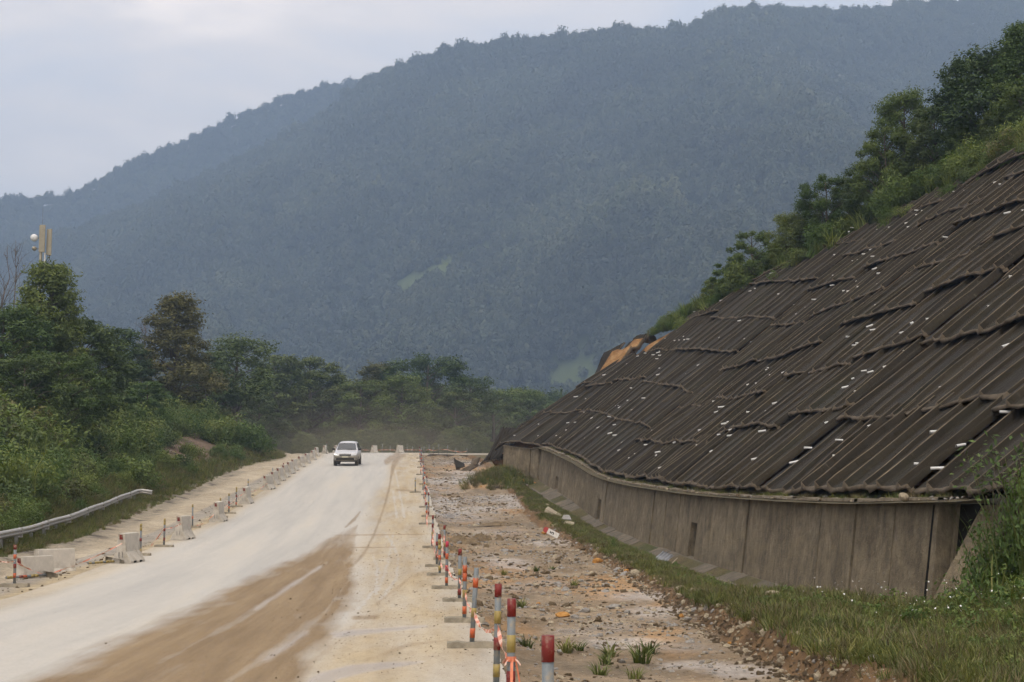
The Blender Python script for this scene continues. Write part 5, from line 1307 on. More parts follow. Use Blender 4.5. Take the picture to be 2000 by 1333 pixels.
# ------------------------------------------------------------------ guardrail
def build_guardrail():
    path = [gp(x_, y_, .615) - Vector((0, 0, .615)) for x_, y_ in [(-200, 1085), (-90, 1065), (0, 1047), (60, 1033), (130, 1013), (200, 987), (240, 971), (272, 959), (288, 961)]]
    root = empty('guardrail', tuple(path[4]), 0, 'dented galvanised W-beam guardrail ending beside the dirt track', 'guardrail'); o = Vector(root.location)
    # resample
    pts = []
    for a, b in zip(path[:-1], path[1:]):
        n = max(2, int((b - a).length / .5))
        for k in range(n): pts.append(a + (b - a) * k / n)
    pts.append(path[-1]); pts = [p + Vector((0, 0, .015 * math.sin(i * .4))) for i, p in enumerate(pts)]
    sm = [sum((pts[max(0, min(len(pts) - 1, i + k))] for k in (-2, -1, 0, 1, 2)), Vector()) / 5 for i in range(len(pts))]; sm[-1] = pts[-1] + Vector((.25, .05, -.06))
    prof = [(.0, .50), (.03, .515), (.075, .55), (.075, .58), (.01, .615), (.075, .65), (.075, .68), (.03, .715), (.0, .73)]
    mb = MB(); vs = []; n = len(prof)
    for i, p in enumerate(sm):
        d = sm[min(i + 1, len(sm) - 1)] - sm[max(i - 1, 0)]; nr = Vector((d.y, -d.x, 0)).normalized()
        vs += [p + nr * a + Vector((0, 0, b)) - o for a, b in prof]
    fs = [(i * n + k, i * n + k + 1, (i + 1) * n + k + 1, (i + 1) * n + k) for i in range(len(sm) - 1) for k in range(n - 1)]
    mb.add(vs, fs); e = mb.build('rail', M['steel'], root, smooth=True)
    e.modifiers.new('thick', 'SOLIDIFY').thickness = .004
    acc = 0
    for i in range(1, len(sm)):
        acc += (sm[i] - sm[i - 1]).length
        if acc > 2.0:
            acc = 0; p = sm[i] - o; d = (sm[i] - sm[i - 1]).normalized(); nr = Vector((d.y, -d.x, 0))
            pb = MB(); pb.box(p - nr * .09 + Vector((0, 0, .32)), (.10, .11, .76)); pb.build('post', M['post_steel'], root)
            pb = MB(); pb.box(p - nr * .015 + Vector((0, 0, .585)), (.09, .09, .2)); pb.build('spacer', M['post_steel'], root)
            if i % 8 < 4:
                pb = MB(); pb.box(p + nr * .02 + Vector((0, 0, .585)), (.12, .12, .31), Matrix.Rotation(math.atan2(d.y, d.x), 3, 'Z')); pb.build('splice_plate', M['steel'], root)
build_guardrail()

# ------------------------------------------------------------------ small stone markers
def marker(p, label, rot, txt=None, s=1.0, redtop=True):
    o = empty('stone_marker', tuple(p), 0, label, 'marker', None); o.rotation_euler = rot; o.scale = (s, s, s)
    mb = MB(); prof = [(-.10, 0), (.10, 0), (.10, .30), (-.10, .30)]
    mb.prism([(-.10, -.1), (.10, -.1), (.10, .36), (-.10, .36)], -.07, .07, lambda a, b, d: (a, d, b)); e = mb.build('body', M['white_paint'], o); fix_normals(e.data)
    hd = MB(); hd.prism([(-.102, .361), (.102, .361), (.102, .44)] + [(.102 * math.cos(t), .44 + .09 * math.sin(t)) for t in np.linspace(.2, math.pi - .2, 8)] + [(-.102, .44)], -.072, .072, lambda a, b, d: (a, d, b))
    e = hd.build('head', M['red_paint'] if redtop else M['white_paint'], o); fix_normals(e.data)
    if txt:
        c = bpy.data.curves.new('numeral', 'FONT'); c.body = txt; c.size = .22; c.align_x = 'CENTER'; c.extrude = .001; c.offset = .006; c.materials.append(M['black_paint'])
        tmp = bpy.data.objects.new('tmp', c); COL.objects.link(tmp); bpy.context.view_layer.update(); nm = bpy.data.meshes.new_from_object(tmp.evaluated_get(bpy.context.evaluated_depsgraph_get())); bpy.data.objects.remove(tmp); nm.name = 'numeral'; t = bpy.data.objects.new('numeral', nm); link(t, o); t.location = (0, -.0725, .10); t.rotation_euler = (R(90), 0, 0)
g = gp(1083, 1052, -.1); marker(g + Vector((.05, 0, .12)), 'tilted stone marker with red head and a dark numeral on the grass bank', (R(-8), R(-62), R(12)), '5', .95)
g = gp(353, 934); g.z = float(H(g.x, g.y)); marker(g + Vector((0, 0, .05)), 'small white marker post with red tip in the verge below the earth scar', (0, 0, .1), None, .9)
g = gp(478, 893); g.z = float(H(g.x, g.y)) + .1; marker(g, 'tiny white marker post in the verge near the far barriers', (0, .05, .1), None, .9, False)

# ------------------------------------------------------------------ antenna mast
def build_mast():
    Y = 125.0; b = at(86, 441, Y); zb = float(H(b.x, Y)); root = empty('antenna_mast', (b.x, Y, zb), 0, 'beige cell antenna mast with panels and a white dish rising behind the trees', 'antenna mast')
    top = b.z - zb; s = Y / F * .97
    def px(dx, py): return dx * s, (at(86, py, Y).z - zb)
    mb = MB(); mb.tube([(-6 * s, .2, 0), (-6 * s, .2, px(0, 452)[1])], .12, 12); mb.build('pole', M['beige'], root, smooth=True)
    for i, (dx, p0, p1, w, y) in enumerate([(-1, 441, 494, 12, -.25), (9, 448, 498, 6, .05), (14, 448, 500, 7, -.1)]):
        z1, z0 = px(0, p0)[1], px(0, p1)[1]; m2 = MB(); m2.box((dx * s, y, (z0 + z1) / 2), (w * s, .14, z1 - z0)); e = m2.build('antenna_panel', M['beige'], root)
        bv = e.modifiers.new('bevel', 'BEVEL'); bv.width = .03; bv.segments = 2
        cb = MB(); cb.tube([(dx * s, y, z0), (dx * s, y + .05, z0 - .3), (-5 * s, .2, z0 - 1.2)], .02, 6); cb.build('cable', M['dark'], root)
    m3 = MB(); m3.tube([(3 * s, .1, px(0, 494)[1]), (3 * s, .1, px(0, 525)[1] - 1)], .07, 10); m3.build('tube', M['white_paint'], root, smooth=True)
    m3 = MB(); m3.tube([(12 * s, .1, px(0, 498)[1]), (12 * s, .1, px(0, 530)[1] - 1)], .035, 8); m3.build('bracket_tube', M['post_steel'], root, smooth=True)
    m4 = MB(); m4.tube([(-4 * s, .1, px(0, 441)[1] - .3), (-4 * s, .1, px(0, 405)[1])], .012, 5); m4.build('lightning_rod', M['post_steel'], root)
    for (dx, py, r, mat, nm) in [(-19, 465, 7.5, 'pipe', 'dish'), (-18, 486, 4.5, 'beige', 'small_dish')]:
        z = px(0, py)[1]; d = MB(); R_ = r * s; vs = []; fs = []; n = 16
        for k, (q, dep) in enumerate([(0, -.16), (.5, -.13), (.85, -.05), (1, 0), (1, .14), (.6, .2)]):
            vs += [(dx * s + R_ * q * math.cos(2 * math.pi * j / n), -.1 + dep, z + R_ * q * math.sin(2 * math.pi * j / n)) for j in range(n)]
        for k in range(5): fs += [(k * n + j, k * n + (j + 1) % n, (k + 1) * n + (j + 1) % n, (k + 1) * n + j) for j in range(n)]
        d.add(vs, fs); d.build(nm, M[mat], root, smooth=True)
        a = MB(); a.box((((dx - 6) / 2) * s - .0, .12, z), ((-6 - dx) * s, .06, .06)); a.build('arm', M['post_steel'], root)
build_mast()

# ------------------------------------------------------------------ car
def build_car():
    g = gp(679, 908.5); Y = g.y
    d = Vector((float(xr(Y + 3) - xr(Y - 3)), 6, 0)); root = empty('car', tuple(g), math.atan2(-d.x, d.y) * .35, 'dusty silver sport utility car driving towards the camera', 'car')
    root.rotation_euler = (math.atan((float(P(Y + 2)) - float(P(Y - 2))) / 4), 0, root.rotation_euler.z)
    pm, nt, b = new_mat('silver_paint'); tc = N(nt, 'ShaderNodeTexCoord'); sp = N(nt, 'ShaderNodeSeparateXYZ'); nt.links.new(tc.outputs['Object'], sp.inputs[0])
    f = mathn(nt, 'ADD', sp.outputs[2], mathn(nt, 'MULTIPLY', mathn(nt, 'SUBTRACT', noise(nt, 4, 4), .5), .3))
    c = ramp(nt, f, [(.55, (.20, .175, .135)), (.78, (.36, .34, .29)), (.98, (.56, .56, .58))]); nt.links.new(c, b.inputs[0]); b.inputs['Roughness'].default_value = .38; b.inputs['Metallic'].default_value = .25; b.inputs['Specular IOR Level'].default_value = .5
    gm, nt, b = new_mat('car_glass'); b.inputs[0].default_value = (.05, .055, .06, 1); b.inputs['Roughness'].default_value = .12; b.inputs['Specular IOR Level'].default_value = .9
    tyre = mnoise('tyre', [(.3, (.06, .052, .042)), (.7, (.10, .085, .065))], 9, .9, .3); trim = mnoise('dark_trim', [(.3, (.03, .028, .025)), (.7, (.06, .052, .042))], 6, .7, 0)
    lamp = mnoise('lamp_glass', [(.3, (.45, .46, .47)), (.7, (.6, .6, .6))], 4, .15, 0, spec=.8); plate = mnoise('plate_white', [(0, (.55, .52, .4)), (1, (.6, .56, .42))], 4, .6, 0)
    secs = [(-2.38, .40, .66, .70, .80), (-2.30, .34, .82, .82, .93), (-2.15, .33, .89, .92, 1.0), (-1.9, .33, .92, .97, 1.05), (-1.35, .36, .925, 1.02, 1.12), (-.95, .36, .925, 1.05, 1.17), (.4, .36, .925, 1.08, 1.17), (1.7, .36, .92, 1.09, 1.17), (2.2, .38, .88, 1.08, 1.16), (2.36, .45, .80, 1.0, 1.1)]
    mb = MB(); vs = []
    for y, zb, w, sh, tp in secs:
        half = [(w * .86, zb), (w * .97, zb + .10), (w, (zb + sh) / 2 + .05), (w * .985, sh), (w * .90, sh + (tp - sh) * .75), (w * .5, tp)]
        vs += [(-x, y, z) for x, z in half] + [(x, y, z) for x, z in half[::-1]]
    n = 12; fs = [(i * n + k, i * n + (k + 1) % n, (i + 1) * n + (k + 1) % n, (i + 1) * n + k) for i in range(len(secs) - 1) for k in range(n)] + [tuple(range(n))[::-1], tuple((len(secs) - 1) * n + k for k in range(n))]
    mb.add(vs, fs)
    # cabin
    cab = [(-1.02, 1.10, .86, 1.12), (-.92, 1.10, .855, 1.19), (-.30, 1.10, .80, 1.70), (-.12, 1.10, .79, 1.765), (.6, 1.10, .79, 1.80), (1.9, 1.10, .78, 1.77), (2.12, 1.10, .78, 1.70), (2.34, 1.10, .80, 1.15)]
    vs = []
    for y, zb, w, t in cab:
        wt = w - (t - 1.12) * .26; half = [(w, zb), (w - (t - 1.12) * .06, zb + (t - zb) * .5), (wt + .03, t - .07), (wt - .06, t - .005), (wt * .4, t + .02)]
        vs += [(-x, y, z) for x, z in half] + [(x, y, z) for x, z in half[::-1]]
    n = 10; mb.add(vs, [(i * n + k, i * n + (k + 1) % n, (i + 1) * n + (k + 1) % n, (i + 1) * n + k) for i in range(len(cab) - 1) for k in range(n)])
    body = mb.build('body', pm, root, smooth=True); fix_normals(body.data)
    sm = body.modifiers.new('sub', 'SUBSURF'); sm.levels = sm.render_levels = 1
    def q(name, vs, mat, par=root, t=.0):
        m2 = MB(); m2.add(vs, [tuple(range(len(vs)))]); e = m2.build(name, mat, par)
        so = e.modifiers.new('t', 'SOLIDIFY'); so.thickness = .02; so.offset = 0; return e
    q('windscreen', [(-.735, -.955, 1.215), (.735, -.955, 1.215), (.62, -.385, 1.665), (.3, -.375, 1.685), (-.3, -.375, 1.685), (-.62, -.385, 1.665)], gm)
    for s in (-1, 1):
        q('side_window', [(s * .845, -.72, 1.19), (s * .85, .55, 1.19), (s * .70, .5, 1.66), (s * .705, -.18, 1.64)], gm); q('side_window', [(s * .85, .62, 1.19), (s * .85, 1.8, 1.19), (s * .70, 1.7, 1.64), (s * .70, .6, 1.66)], gm)
        q('headlight', [(s * .46, -2.40, .78), (s * .82, -2.31, .84), (s * .86, -2.19, .98), (s * .50, -2.33, .92)], lamp)
        q('fog_lamp', [(s * .62, -2.345, .50), (s * .76, -2.31, .50), (s * .76, -2.30, .60), (s * .62, -2.335, .60)], lamp)
        m3 = MB(); m3.box((s * 1.0, -.80, 1.23), (.20, .10, .15)); m3.box((s * .91, -.78, 1.17), (.12, .05, .05)); e = m3.build('mirror', trim if s > 0 else trim, root); e.modifiers.new('b', 'BEVEL').width = .02
        m3 = MB(); m3.tube([(s * .60, -.1, 1.83), (s * .60, 1.8, 1.83)], .022, 6); m3.build('roof_rail', trim, root)
        for y in (-1.45, 1.35):
            w = MB(); vs = []; fs = []; nn = 24; pr = [(.20, -.11), (.34, -.125), (.375, -.09), (.38, 0), (.375, .09), (.34, .125), (.20, .11)]
            for r_, xx in pr: vs += [(xx, r_ * math.cos(2 * math.pi * k / nn), r_ * math.sin(2 * math.pi * k / nn)) for k in range(nn)]
            for i in range(len(pr) - 1): fs += [(i * nn + k, i * nn + (k + 1) % nn, (i + 1) * nn + (k + 1) % nn, (i + 1) * nn + k) for k in range(nn)]
            we = empty('wheel', (s * .80, y, .38)); we.parent = root
            w.add(vs, fs); w.build('tyre', tyre, we, smooth=True)
            rm = MB(); rm.tube([(-.10, 0, 0), (.10, 0, 0)], .215, 16); rm.build('rim', M['steel'], we)
    q('grille', [(-.40, -2.41, .76), (.40, -2.41, .76), (.45, -2.355, .91), (0, -2.37, .935), (-.45, -2.355, .91)], trim)
    for z in (.835, .87): mm = MB(); mm.box((0, -2.425, z), (.74, .02, .016)); mm.build('grille_bar', lamp, root)
    q('lower_intake', [(-.70, -2.385, .46), (.70, -2.385, .46), (.64, -2.42, .64), (-.64, -2.42, .64)], trim)
    q('number_plate', [(-.24, -2.435, .645), (.24, -2.435, .645), (.24, -2.43, .745), (-.24, -2.43, .745)], plate)
    mm = MB(); mm.box((0, -2.2, .36), (1.5, .3, .08)); mm.build('skid_plate', trim, root)
    mm = MB(); mm.box((.25, -.97, 1.245), (.5, .02, .02)); mm.build('wiper', trim, root)
build_car()

# ------------------------------------------------------------------ collapsed far end of the slope
def ribbed(name, c, label, nrib=5, mat='slope_concrete', thick=.10, seed=0, group='slumped slabs at the far end of the slope', cat='slab', rib=.07):
    """c: corners (bl, br, tl, tr) in space"""
    rs = np.random.RandomState(seed); bl, br, tl, tr = [np.array(p) for p in c]; nrm = np.cross(br - bl, tl - bl); nrm /= np.linalg.norm(nrm)
    if nrm[1] > 0: nrm = -nrm
    U = []
    if nrib:
        for k in range(nrib): U += [(k / nrib, 0), ((k + .6) / nrib, 0), ((k + .7) / nrib, rib), ((k + .85) / nrib, rib), ((k + .93) / nrib, 0)]
        U.append((1, 0))
    else: U = [(k / 4, 0) for k in range(5)]
    nv = 7; rows = []
    for j in range(nv):
        v = j / (nv - 1); row = []
        for u, h in U:
            vv = v + .04 * (fbm(np.array([u * 5 + seed]), np.array([seed * 1.3]), 3, 3)[0]) * (1 if j in (0, nv - 1) else 0)
            p = bl * (1 - u) * (1 - vv) + br * u * (1 - vv) + tl * (1 - u) * vv + tr * u * vv; p = p + nrm * (h + .10 * fbm(np.array([u * 2 + seed]), np.array([v * 2.0]), 7, 3)[0]); row.append(p)
        rows.append(row)
    top = np.array(rows); nu = len(U); bot = top - nrm * thick - nrm * 0; V = np.concatenate([top.reshape(-1, 3), bot.reshape(-1, 3)]); k = nv * nu
    fq = [*map(tuple, grid_faces(nv, nu)), *[tuple(i + k for i in f[::-1]) for f in grid_faces(nv, nu)]]; ne = len(fq)
    for i in range(nu - 1): fq += [(i, i + k, i + 1 + k, i + 1), ((nv - 1) * nu + i, (nv - 1) * nu + i + 1, (nv - 1) * nu + i + 1 + k, (nv - 1) * nu + i + k)]
    for j in range(nv - 1): fq += [(j * nu, (j + 1) * nu, (j + 1) * nu + k, j * nu + k), (j * nu + nu - 1, j * nu + nu - 1 + k, (j + 1) * nu + nu - 1 + k, (j + 1) * nu + nu - 1)]
    me = np_mesh(name, V - bl, np.array(fq), [M[mat], M['slope_edge']], midx=[0] * ne + [1] * (len(fq) - ne)); fix_normals(me)
    return tag(obj(name, me, None, tuple(bl)), label, cat, group)
A = at
ribbed('slumped_panel', [A(948, 900, 101.5), A(986, 896, 101), A(979, 836, 104), A(1010, 838, 103.5)], 'steep slumped panel at the very end of the slope, leaning by the gravel bed', 5, seed=1)
ribbed('slumped_panel', [A(984, 884, 100.5), A(1036, 868, 100.5), A(1012, 832, 103), A(1080, 800, 103)], 'slumped ribbed panel hanging over the wall\'s end block', 7, seed=2)
ribbed('slumped_panel', [A(1012, 836, 102.3), A(1062, 812, 102), A(1050, 806, 104), A(1128, 768, 103.5)], 'narrow broken panel along the collapsed edge, above the hanging one', 5, seed=3)
ribbed('slumped_panel', [A(1078, 806, 101.8), A(1136, 778, 101.3), A(1130, 762, 103), A(1184, 728, 102.6)], 'tilted panel just below the exposed orange earth', 6, seed=4)
ribbed('lifted_slab', [A(1150, 752, 102.4), A(1162, 742, 102), A(1180, 690, 103.2), A(1218, 668, 102.4)], 'smooth lifted slab standing on edge beside the exposed orange earth', 0, thick=.14, seed=5)
ribbed('broken_beam', [A(1170, 734, 98.9), A(1174, 740, 98.9), A(1216, 704, 99.2), A(1220, 710, 99.2)], 'pale broken beam lying across the exposed orange earth', 0, 'slope_edge', .12, seed=6)
ribbed('slumped_panel', [A(1208, 700, 101.6), A(1240, 690, 101), A(1228, 668, 102.4), A(1262, 655, 101.8)], 'grey plate at the top of the exposed orange earth', 3, seed=7)
ribbed('broken_fragment', [A(1236, 662, 102.6), A(1284, 668, 101.8), A(1250, 652, 102.8), A(1280, 656, 102.2)], 'dark jagged fragment on the skyline at the top of the collapse', 2, 'slope_concrete', .25, seed=8)
ribbed('broken_fragment', [A(1262, 665, 102), A(1268, 665, 102), A(1265, 645, 102.1), A(1268, 646, 102.1)], 'upright splinter on the skyline at the top of the collapse', 0, 'slope_edge', .1, seed=9)
ribbed('exposed_earth', [A(1152, 756, 99.6), A(1180, 752, 98.8), A(1196, 688, 100.6), A(1232, 676, 99.6)], 'patch of exposed orange earth on the collapsed edge of the slope', 0, 'soil', .4, seed=21, group='exposed earth', cat='earth')
ribbed('exposed_earth', [A(1222, 682, 99.9), A(1244, 676, 99.3), A(1236, 664, 100.4), A(1256, 660, 99.8)], 'smaller orange earth patch near the top of the collapse', 0, 'soil', .3, seed=22, group='exposed earth', cat='earth')
def gb(px, py, dz=0.0, off=-.3): p = gp(px, py, off); p.z += dz; return p
def near(px, py, ref): return at(px, py, ref.y)
r1 = gb(905, 921)
ribbed('fallen_slab', [near(889, 926, r1), near(915, 921, r1) + Vector((0, .3, 0)), near(926, 902, r1) + Vector((0, 1.0, 0)), near(935, 907, r1) + Vector((0, 1.2, 0))], 'long fallen slab lying from the rubble into the gravel bed', 0, 'slope_edge', .12, seed=10)
ribbed('fallen_slab', [near(918, 912, r1) + Vector((0, .9, 0)), near(931, 906, r1) + Vector((0, .9, 0)), near(921, 895, r1) + Vector((0, 1.4, 0)), near(937, 891, r1) + Vector((0, 1.4, 0))], 'tan slab standing upright in the rubble at the foot of the collapse', 0, 'slope_edge', .10, seed=11)
ribbed('fallen_slab', [near(889, 914, r1) + Vector((0, 2, 0)), near(906, 909, r1) + Vector((0, 2.4, 0)), near(883, 892, r1) + Vector((0, 3, 0)), near(905, 903, r1) + Vector((0, 3, 0))], 'dark triangular slab leaning at the broken lip of the bed', 0, 'slope_concrete', .12, seed=12)
ribbed('fallen_slab', [near(938, 908, r1) + Vector((0, -2, 0)), near(958, 900, r1) + Vector((0, -2, 0)), near(955, 884, r1), near(975, 880, r1)], 'broken slab under the steep slumped panel', 2, 'slope_concrete', .12, seed=13)
# thick asphalt lip at the end of the bed
lipm = MB(); vs = []; n = 14
for i in range(n + 1):
    px = 834 + (930 - 834) * i / n; p = at(px, 890, 150.3 - .2 * math.sin(i * 1.3)); z = float(P(150.3)) + .02 - .10 * (i / n) ** 2 * 2 - (.12 if i == 0 else 0)
    p.z = z; vs += [p, p + Vector((0, .1, -.22 - .05 * math.sin(i * 2.1))), p + Vector((0, 2.2, 0.005))]
lipm.add(vs, [f for i in range(n) for f in ((i * 3, i * 3 + 3, i * 3 + 4, i * 3 + 1), (i * 3, i * 3 + 2, i * 3 + 5, i * 3 + 3))])
o = lipm.build('asphalt_lip', mnoise('asphalt_lip', [(.3, (.07, .06, .05)), (.7, (.16, .135, .105))], 3, .9, .6)); tag(o, kind='structure')

# ------------------------------------------------------------------ stones, tufts and other small things
ROCKS = {k: [rock_mesh('rock', 300 + i + 10 * j, [M[k]], 2, .65 + .1 * i) for i in range(3)] for j, k in enumerate(('stone', 'ochre', 'greystone'))}
def rock(px, py, wpx, mat, label, off=None, name='stone', flat=1.0, Y=None, asp=.8):
    if Y is None:
        p = gp(px, py, -.28 if off is None else off); p.z = float(H(p.x, p.y))
    else: p = at(px, py, Y)
    s = wpx * p.y / F / 2; o = bpy.data.objects.new(name, ROCKS[mat][rnd.randrange(3)]); link(o); o.location = (p.x, p.y, p.z + s * .25 * flat)
    o.scale = (s, s * asp, s * flat); o.rotation_euler = (rnd.uniform(-.2, .2), rnd.uniform(-.2, .2), rnd.uniform(0, 6.28)); tag(o, label, 'stone', 'loose stones'); return o
for a in [(1098, 1203, 34, 'ochre', 'rounded orange stone on the gravel beyond the nearest posts'), (1124, 1207, 20, 'greystone', 'grey pointed stone touching the rounded orange stone'), (1202, 1190, 30, 'greystone', 'pale greenish stone on the gravel near the white wet glints'),
          (1145, 1196, 22, 'greystone', 'flat grey stone between the orange and the pale stone'), (990, 1158, 8, 'ochre', 'tiny orange stone behind the red-topped posts'), (1052, 1178, 12, 'ochre', 'small rusty stone left of the grey flat stones'),
          (1060, 1190, 16, 'greystone', 'grey stone next to the small rusty stone'), (1092, 1158, 12, 'stone', 'pale stone on the gravel behind the rounded orange stone'), (1190, 1236, 26, 'greystone', 'dark flat stone beside the brown puddle'), (1224, 1197, 18, 'greystone', 'dark stone at the edge of the white glints')]:
    rock(*a, flat=.7)
for a in [(1351, 1150, 12, 'stone', 'smaller of the two pale stones on the grass edge'), (1362, 1151, 16, 'stone', 'larger of the two pale stones on the grass edge'), (1384, 1158, 16, 'stone', 'flat pale stone beside the pair on the grass edge'), (1511, 1180, 42, 'stone', 'largest boulder on the grass in front of the wall'),
          (1167, 1080, 22, 'ochre', 'heap of tan stone on the grass behind the stone marker'), (1241, 1103, 22, 'stone', 'upright pale stone on the grass below the zinc sheet'), (1224, 1096, 16, 'ochre', 'brown stone beside the upright pale stone'), (1275, 1120, 14, 'stone', 'low flat stone in the grass right of the upright pale stone'),
          (1068, 979, 14, 'stone', 'pale stone high up the grass strip near the wall'), (1062, 1030, 12, 'ochre', 'small orange stone above the stone marker'), (1330, 1168, 14, 'ochre', 'ochre stone sticking out of the cut soil edge'), (1320, 1172, 10, 'stone', 'small stone under the ochre one in the soil edge')]:
    rock(*a, off=.05)
rock(1764, 975, 26, 'stone', 'loose block resting on top of the wall near its end', Y=29.2)
for i, (px, py, w, m) in enumerate([(1627, 1300, 22, 'stone'), (1585, 1290, 16, 'ochre'), (1545, 1262, 14, 'ochre'), (1490, 1242, 14, 'stone'), (1600, 1262, 18, 'greystone'), (1655, 1318, 20, 'ochre'), (1705, 1312, 26, 'greystone'), (1770, 1265, 30, 'stone'), (1850, 1240, 18, 'stone'), (1720, 1300, 16, 'ochre'), (1425, 1222, 12, 'ochre'), (1800, 1325, 24, 'ochre')]):
    rock(px, py, w, m, 'stone embedded in the near soil bank, %s from the gravel side' % ORD[i], off=.0)
rock(52, 1172, 12, 'stone', 'single clod at the edge of the road at the picture edge', off=.02); rock(291, 1087, 6, 'stone', 'clod on the shoulder beside the gold-topped post', off=.02)
for i, (px, py, w) in enumerate([(462, 885, 9), (474, 893, 7), (452, 890, 7), (395, 905, 6), (385, 888, 8)]): rock(px, py, w * 1.6, 'stone' if i != 1 else 'ochre', 'pale rubble stone at the foot of the earth scar, %s of the group' % ORD[i], off=.25)
# flat slabs fallen in the drain
def slab(pts, t, mat, label, name='fallen_slab'):
    mb = MB(); nrm = (pts[1] - pts[0]).cross(pts[3] - pts[0]).normalized(); 
    if nrm.z < 0: nrm = -nrm
    mb.add([p - pts[0] for p in pts] + [p - nrm * t - pts[0] for p in pts], [(0, 1, 2, 3), (7, 6, 5, 4), (0, 4, 5, 1), (1, 5, 6, 2), (2, 6, 7, 3), (3, 7, 4, 0)])
    o = mb.build(name, M[mat], None, tuple(pts[0])); fix_normals(o.data); bv = o.modifiers.new('b', 'BEVEL'); bv.width = .015; return tag(o, label, 'slab', 'slabs fallen into the drain')
Yd = 70.0
slab([at(1066, 993, Yd), at(1094, 1009, Yd - 1.5), at(1098, 1006, Yd - .2), at(1070, 989, Yd + 1.6)], .35, 'stone', 'tan broken slab tilted in the drain below the wall')
slab([at(1096, 1014, 66), at(1116, 1014, 65.5), at(1112, 1006, 68), at(1100, 1006, 68)], .1, 'greystone', 'grey flat slab lying next to the tan broken slab')
slab([at(1100, 1022, 63), at(1120, 1026, 62), at(1122, 1020, 63.5), at(1104, 1017, 64.5)], .15, 'stone', 'pale flat slab just below the grey flat slab')
# zinc sheet over the drain
def zinc():
    bl, br, tl, tr = at(1268, 1099, 46.5), at(1292, 1106, 45.3), at(1295, 1077, 48.3), at(1316, 1085, 47.2); rows = []; nu = 33
    for j in range(3):
        v = j / 2
        for i in range(nu):
            u = i / (nu - 1); p = bl * (1 - u) * (1 - v) + br * u * (1 - v) + tl * (1 - u) * v + tr * u * v; rows.append(p + Vector((0, -.3, .9)).normalized() * (.018 * math.sin(u * 16 * math.pi / 2)) - bl)
    me = np_mesh('zinc_sheet', np.array([list(p) for p in rows]), grid_faces(3, nu), [M['foil']]); o = obj('zinc_sheet', me, None, tuple(bl)); o.modifiers.new('t', 'SOLIDIFY').thickness = .006
    tag(o, 'bluish corrugated zinc sheet dropped across the drain', 'metal sheet')
zinc()
st = MB(); st.tube([at(1310, 1103, 45.6), at(1323, 1091, 46.8)], .02, 6); tag(st.build('stick', M['stone']), 'thin pale stick leaning in the drain beside the zinc sheet', 'stick')
# mud heaps in the bed
def heap(px, py, wpx, hpx, label, seed):
    p = gp(px, py, -.3); rs = np.random.RandomState(seed); w = wpx * p.y / F / 2; h = hpx * p.y / F; n = 26; V = []
    for i in range(n):
        for j in range(n):
            x, y = (i / (n - 1) * 2 - 1), (j / (n - 1) * 2 - 1); r = math.hypot(x, y); z = max(0, 1 - r * r) ** .7 * (.65 + .9 * float(fbm(np.array([x * 2.5 + seed]), np.array([y * 2.5]), seed, 4)[0]))
            V.append((x * w, y * w * 1.6, z * h - .05 - .1 * max(0, r - .95)))
    me = np_mesh('mud_heap', V, grid_faces(n, n), [M['mud']], True); o = obj('mud_heap', me, None, (p.x, p.y, float(H(p.x, p.y)))); tag(o, label, 'mud heap', 'mud heaps on the gravel')
for i, a in enumerate([(905, 1062, 75, 18, 'broad dark mud heap on the gravel behind the posts with the tape'), (940, 1058, 44, 20, 'taller mud heap at the far end of the broad one'), (975, 1058, 20, 12, 'small round mud heap next to the taller one'), (885, 1083, 40, 13, 'low mud heap nearest the posts'), (975, 1024, 90, 7, 'long low mud ridge across the gravel beyond the heaps'), (970, 958, 40, 4, 'weedy mud ridge far up the gravel bed')]): heap(*a, 400 + i)
# spiky grass tufts on the gravel
SPK = [tuft_mesh(500 + i, 34, .10, .26, .028, 'leaf_grass', 1.0) for i in range(4)]
for i, (px, py, s, lab) in enumerate([(1028, 1273, .8, 'spiky tuft on the gravel closest to the second nearest post'), (1105, 1276, 1.0, 'spiky tuft beside the top of the nearest post'), (1130, 1272, .7, 'smaller spiky tuft right of the nearest post\'s tuft'), (1192, 1280, 1.0, 'spiky tuft, left one of the middle pair on the gravel'), (1185, 1300, .8, 'spiky tuft in front of the middle pair'), (1250, 1295, 1.2, 'largest spiky tuft on the near gravel'), (1268, 1280, .9, 'spiky tuft behind the largest one'), (1172, 1318, .8, 'low spiky tuft nearest the bottom edge'), (1240, 1326, .7, 'dark spiky tuft by the bottom edge, below the largest one'), (1020, 1187, .9, 'spiky tuft behind the red-topped posts'), (1048, 1115, .8, 'small green tuft in the middle of the gravel bed'), (1122, 1143, .9, 'two-stemmed tuft beside the brown puddle'), (1078, 1112, .7, 'small tuft between the gravel bed\'s middle tuft and the bank'), (985, 1126, .8, 'tuft on the gravel near the white trickle'), (1290, 1110, .6, 'sparse tuft at the foot of the soil edge')]):
    p = gp(px, py, -.3); o = bpy.data.objects.new('grass_tuft', SPK[i % 4]); link(o); o.location = (p.x, p.y, float(H(p.x, p.y)) - .01); o.scale = (s,) * 3; o.rotation_euler = (0, 0, i * 1.3); tag(o, lab, 'plant', 'spiky tufts on the gravel')

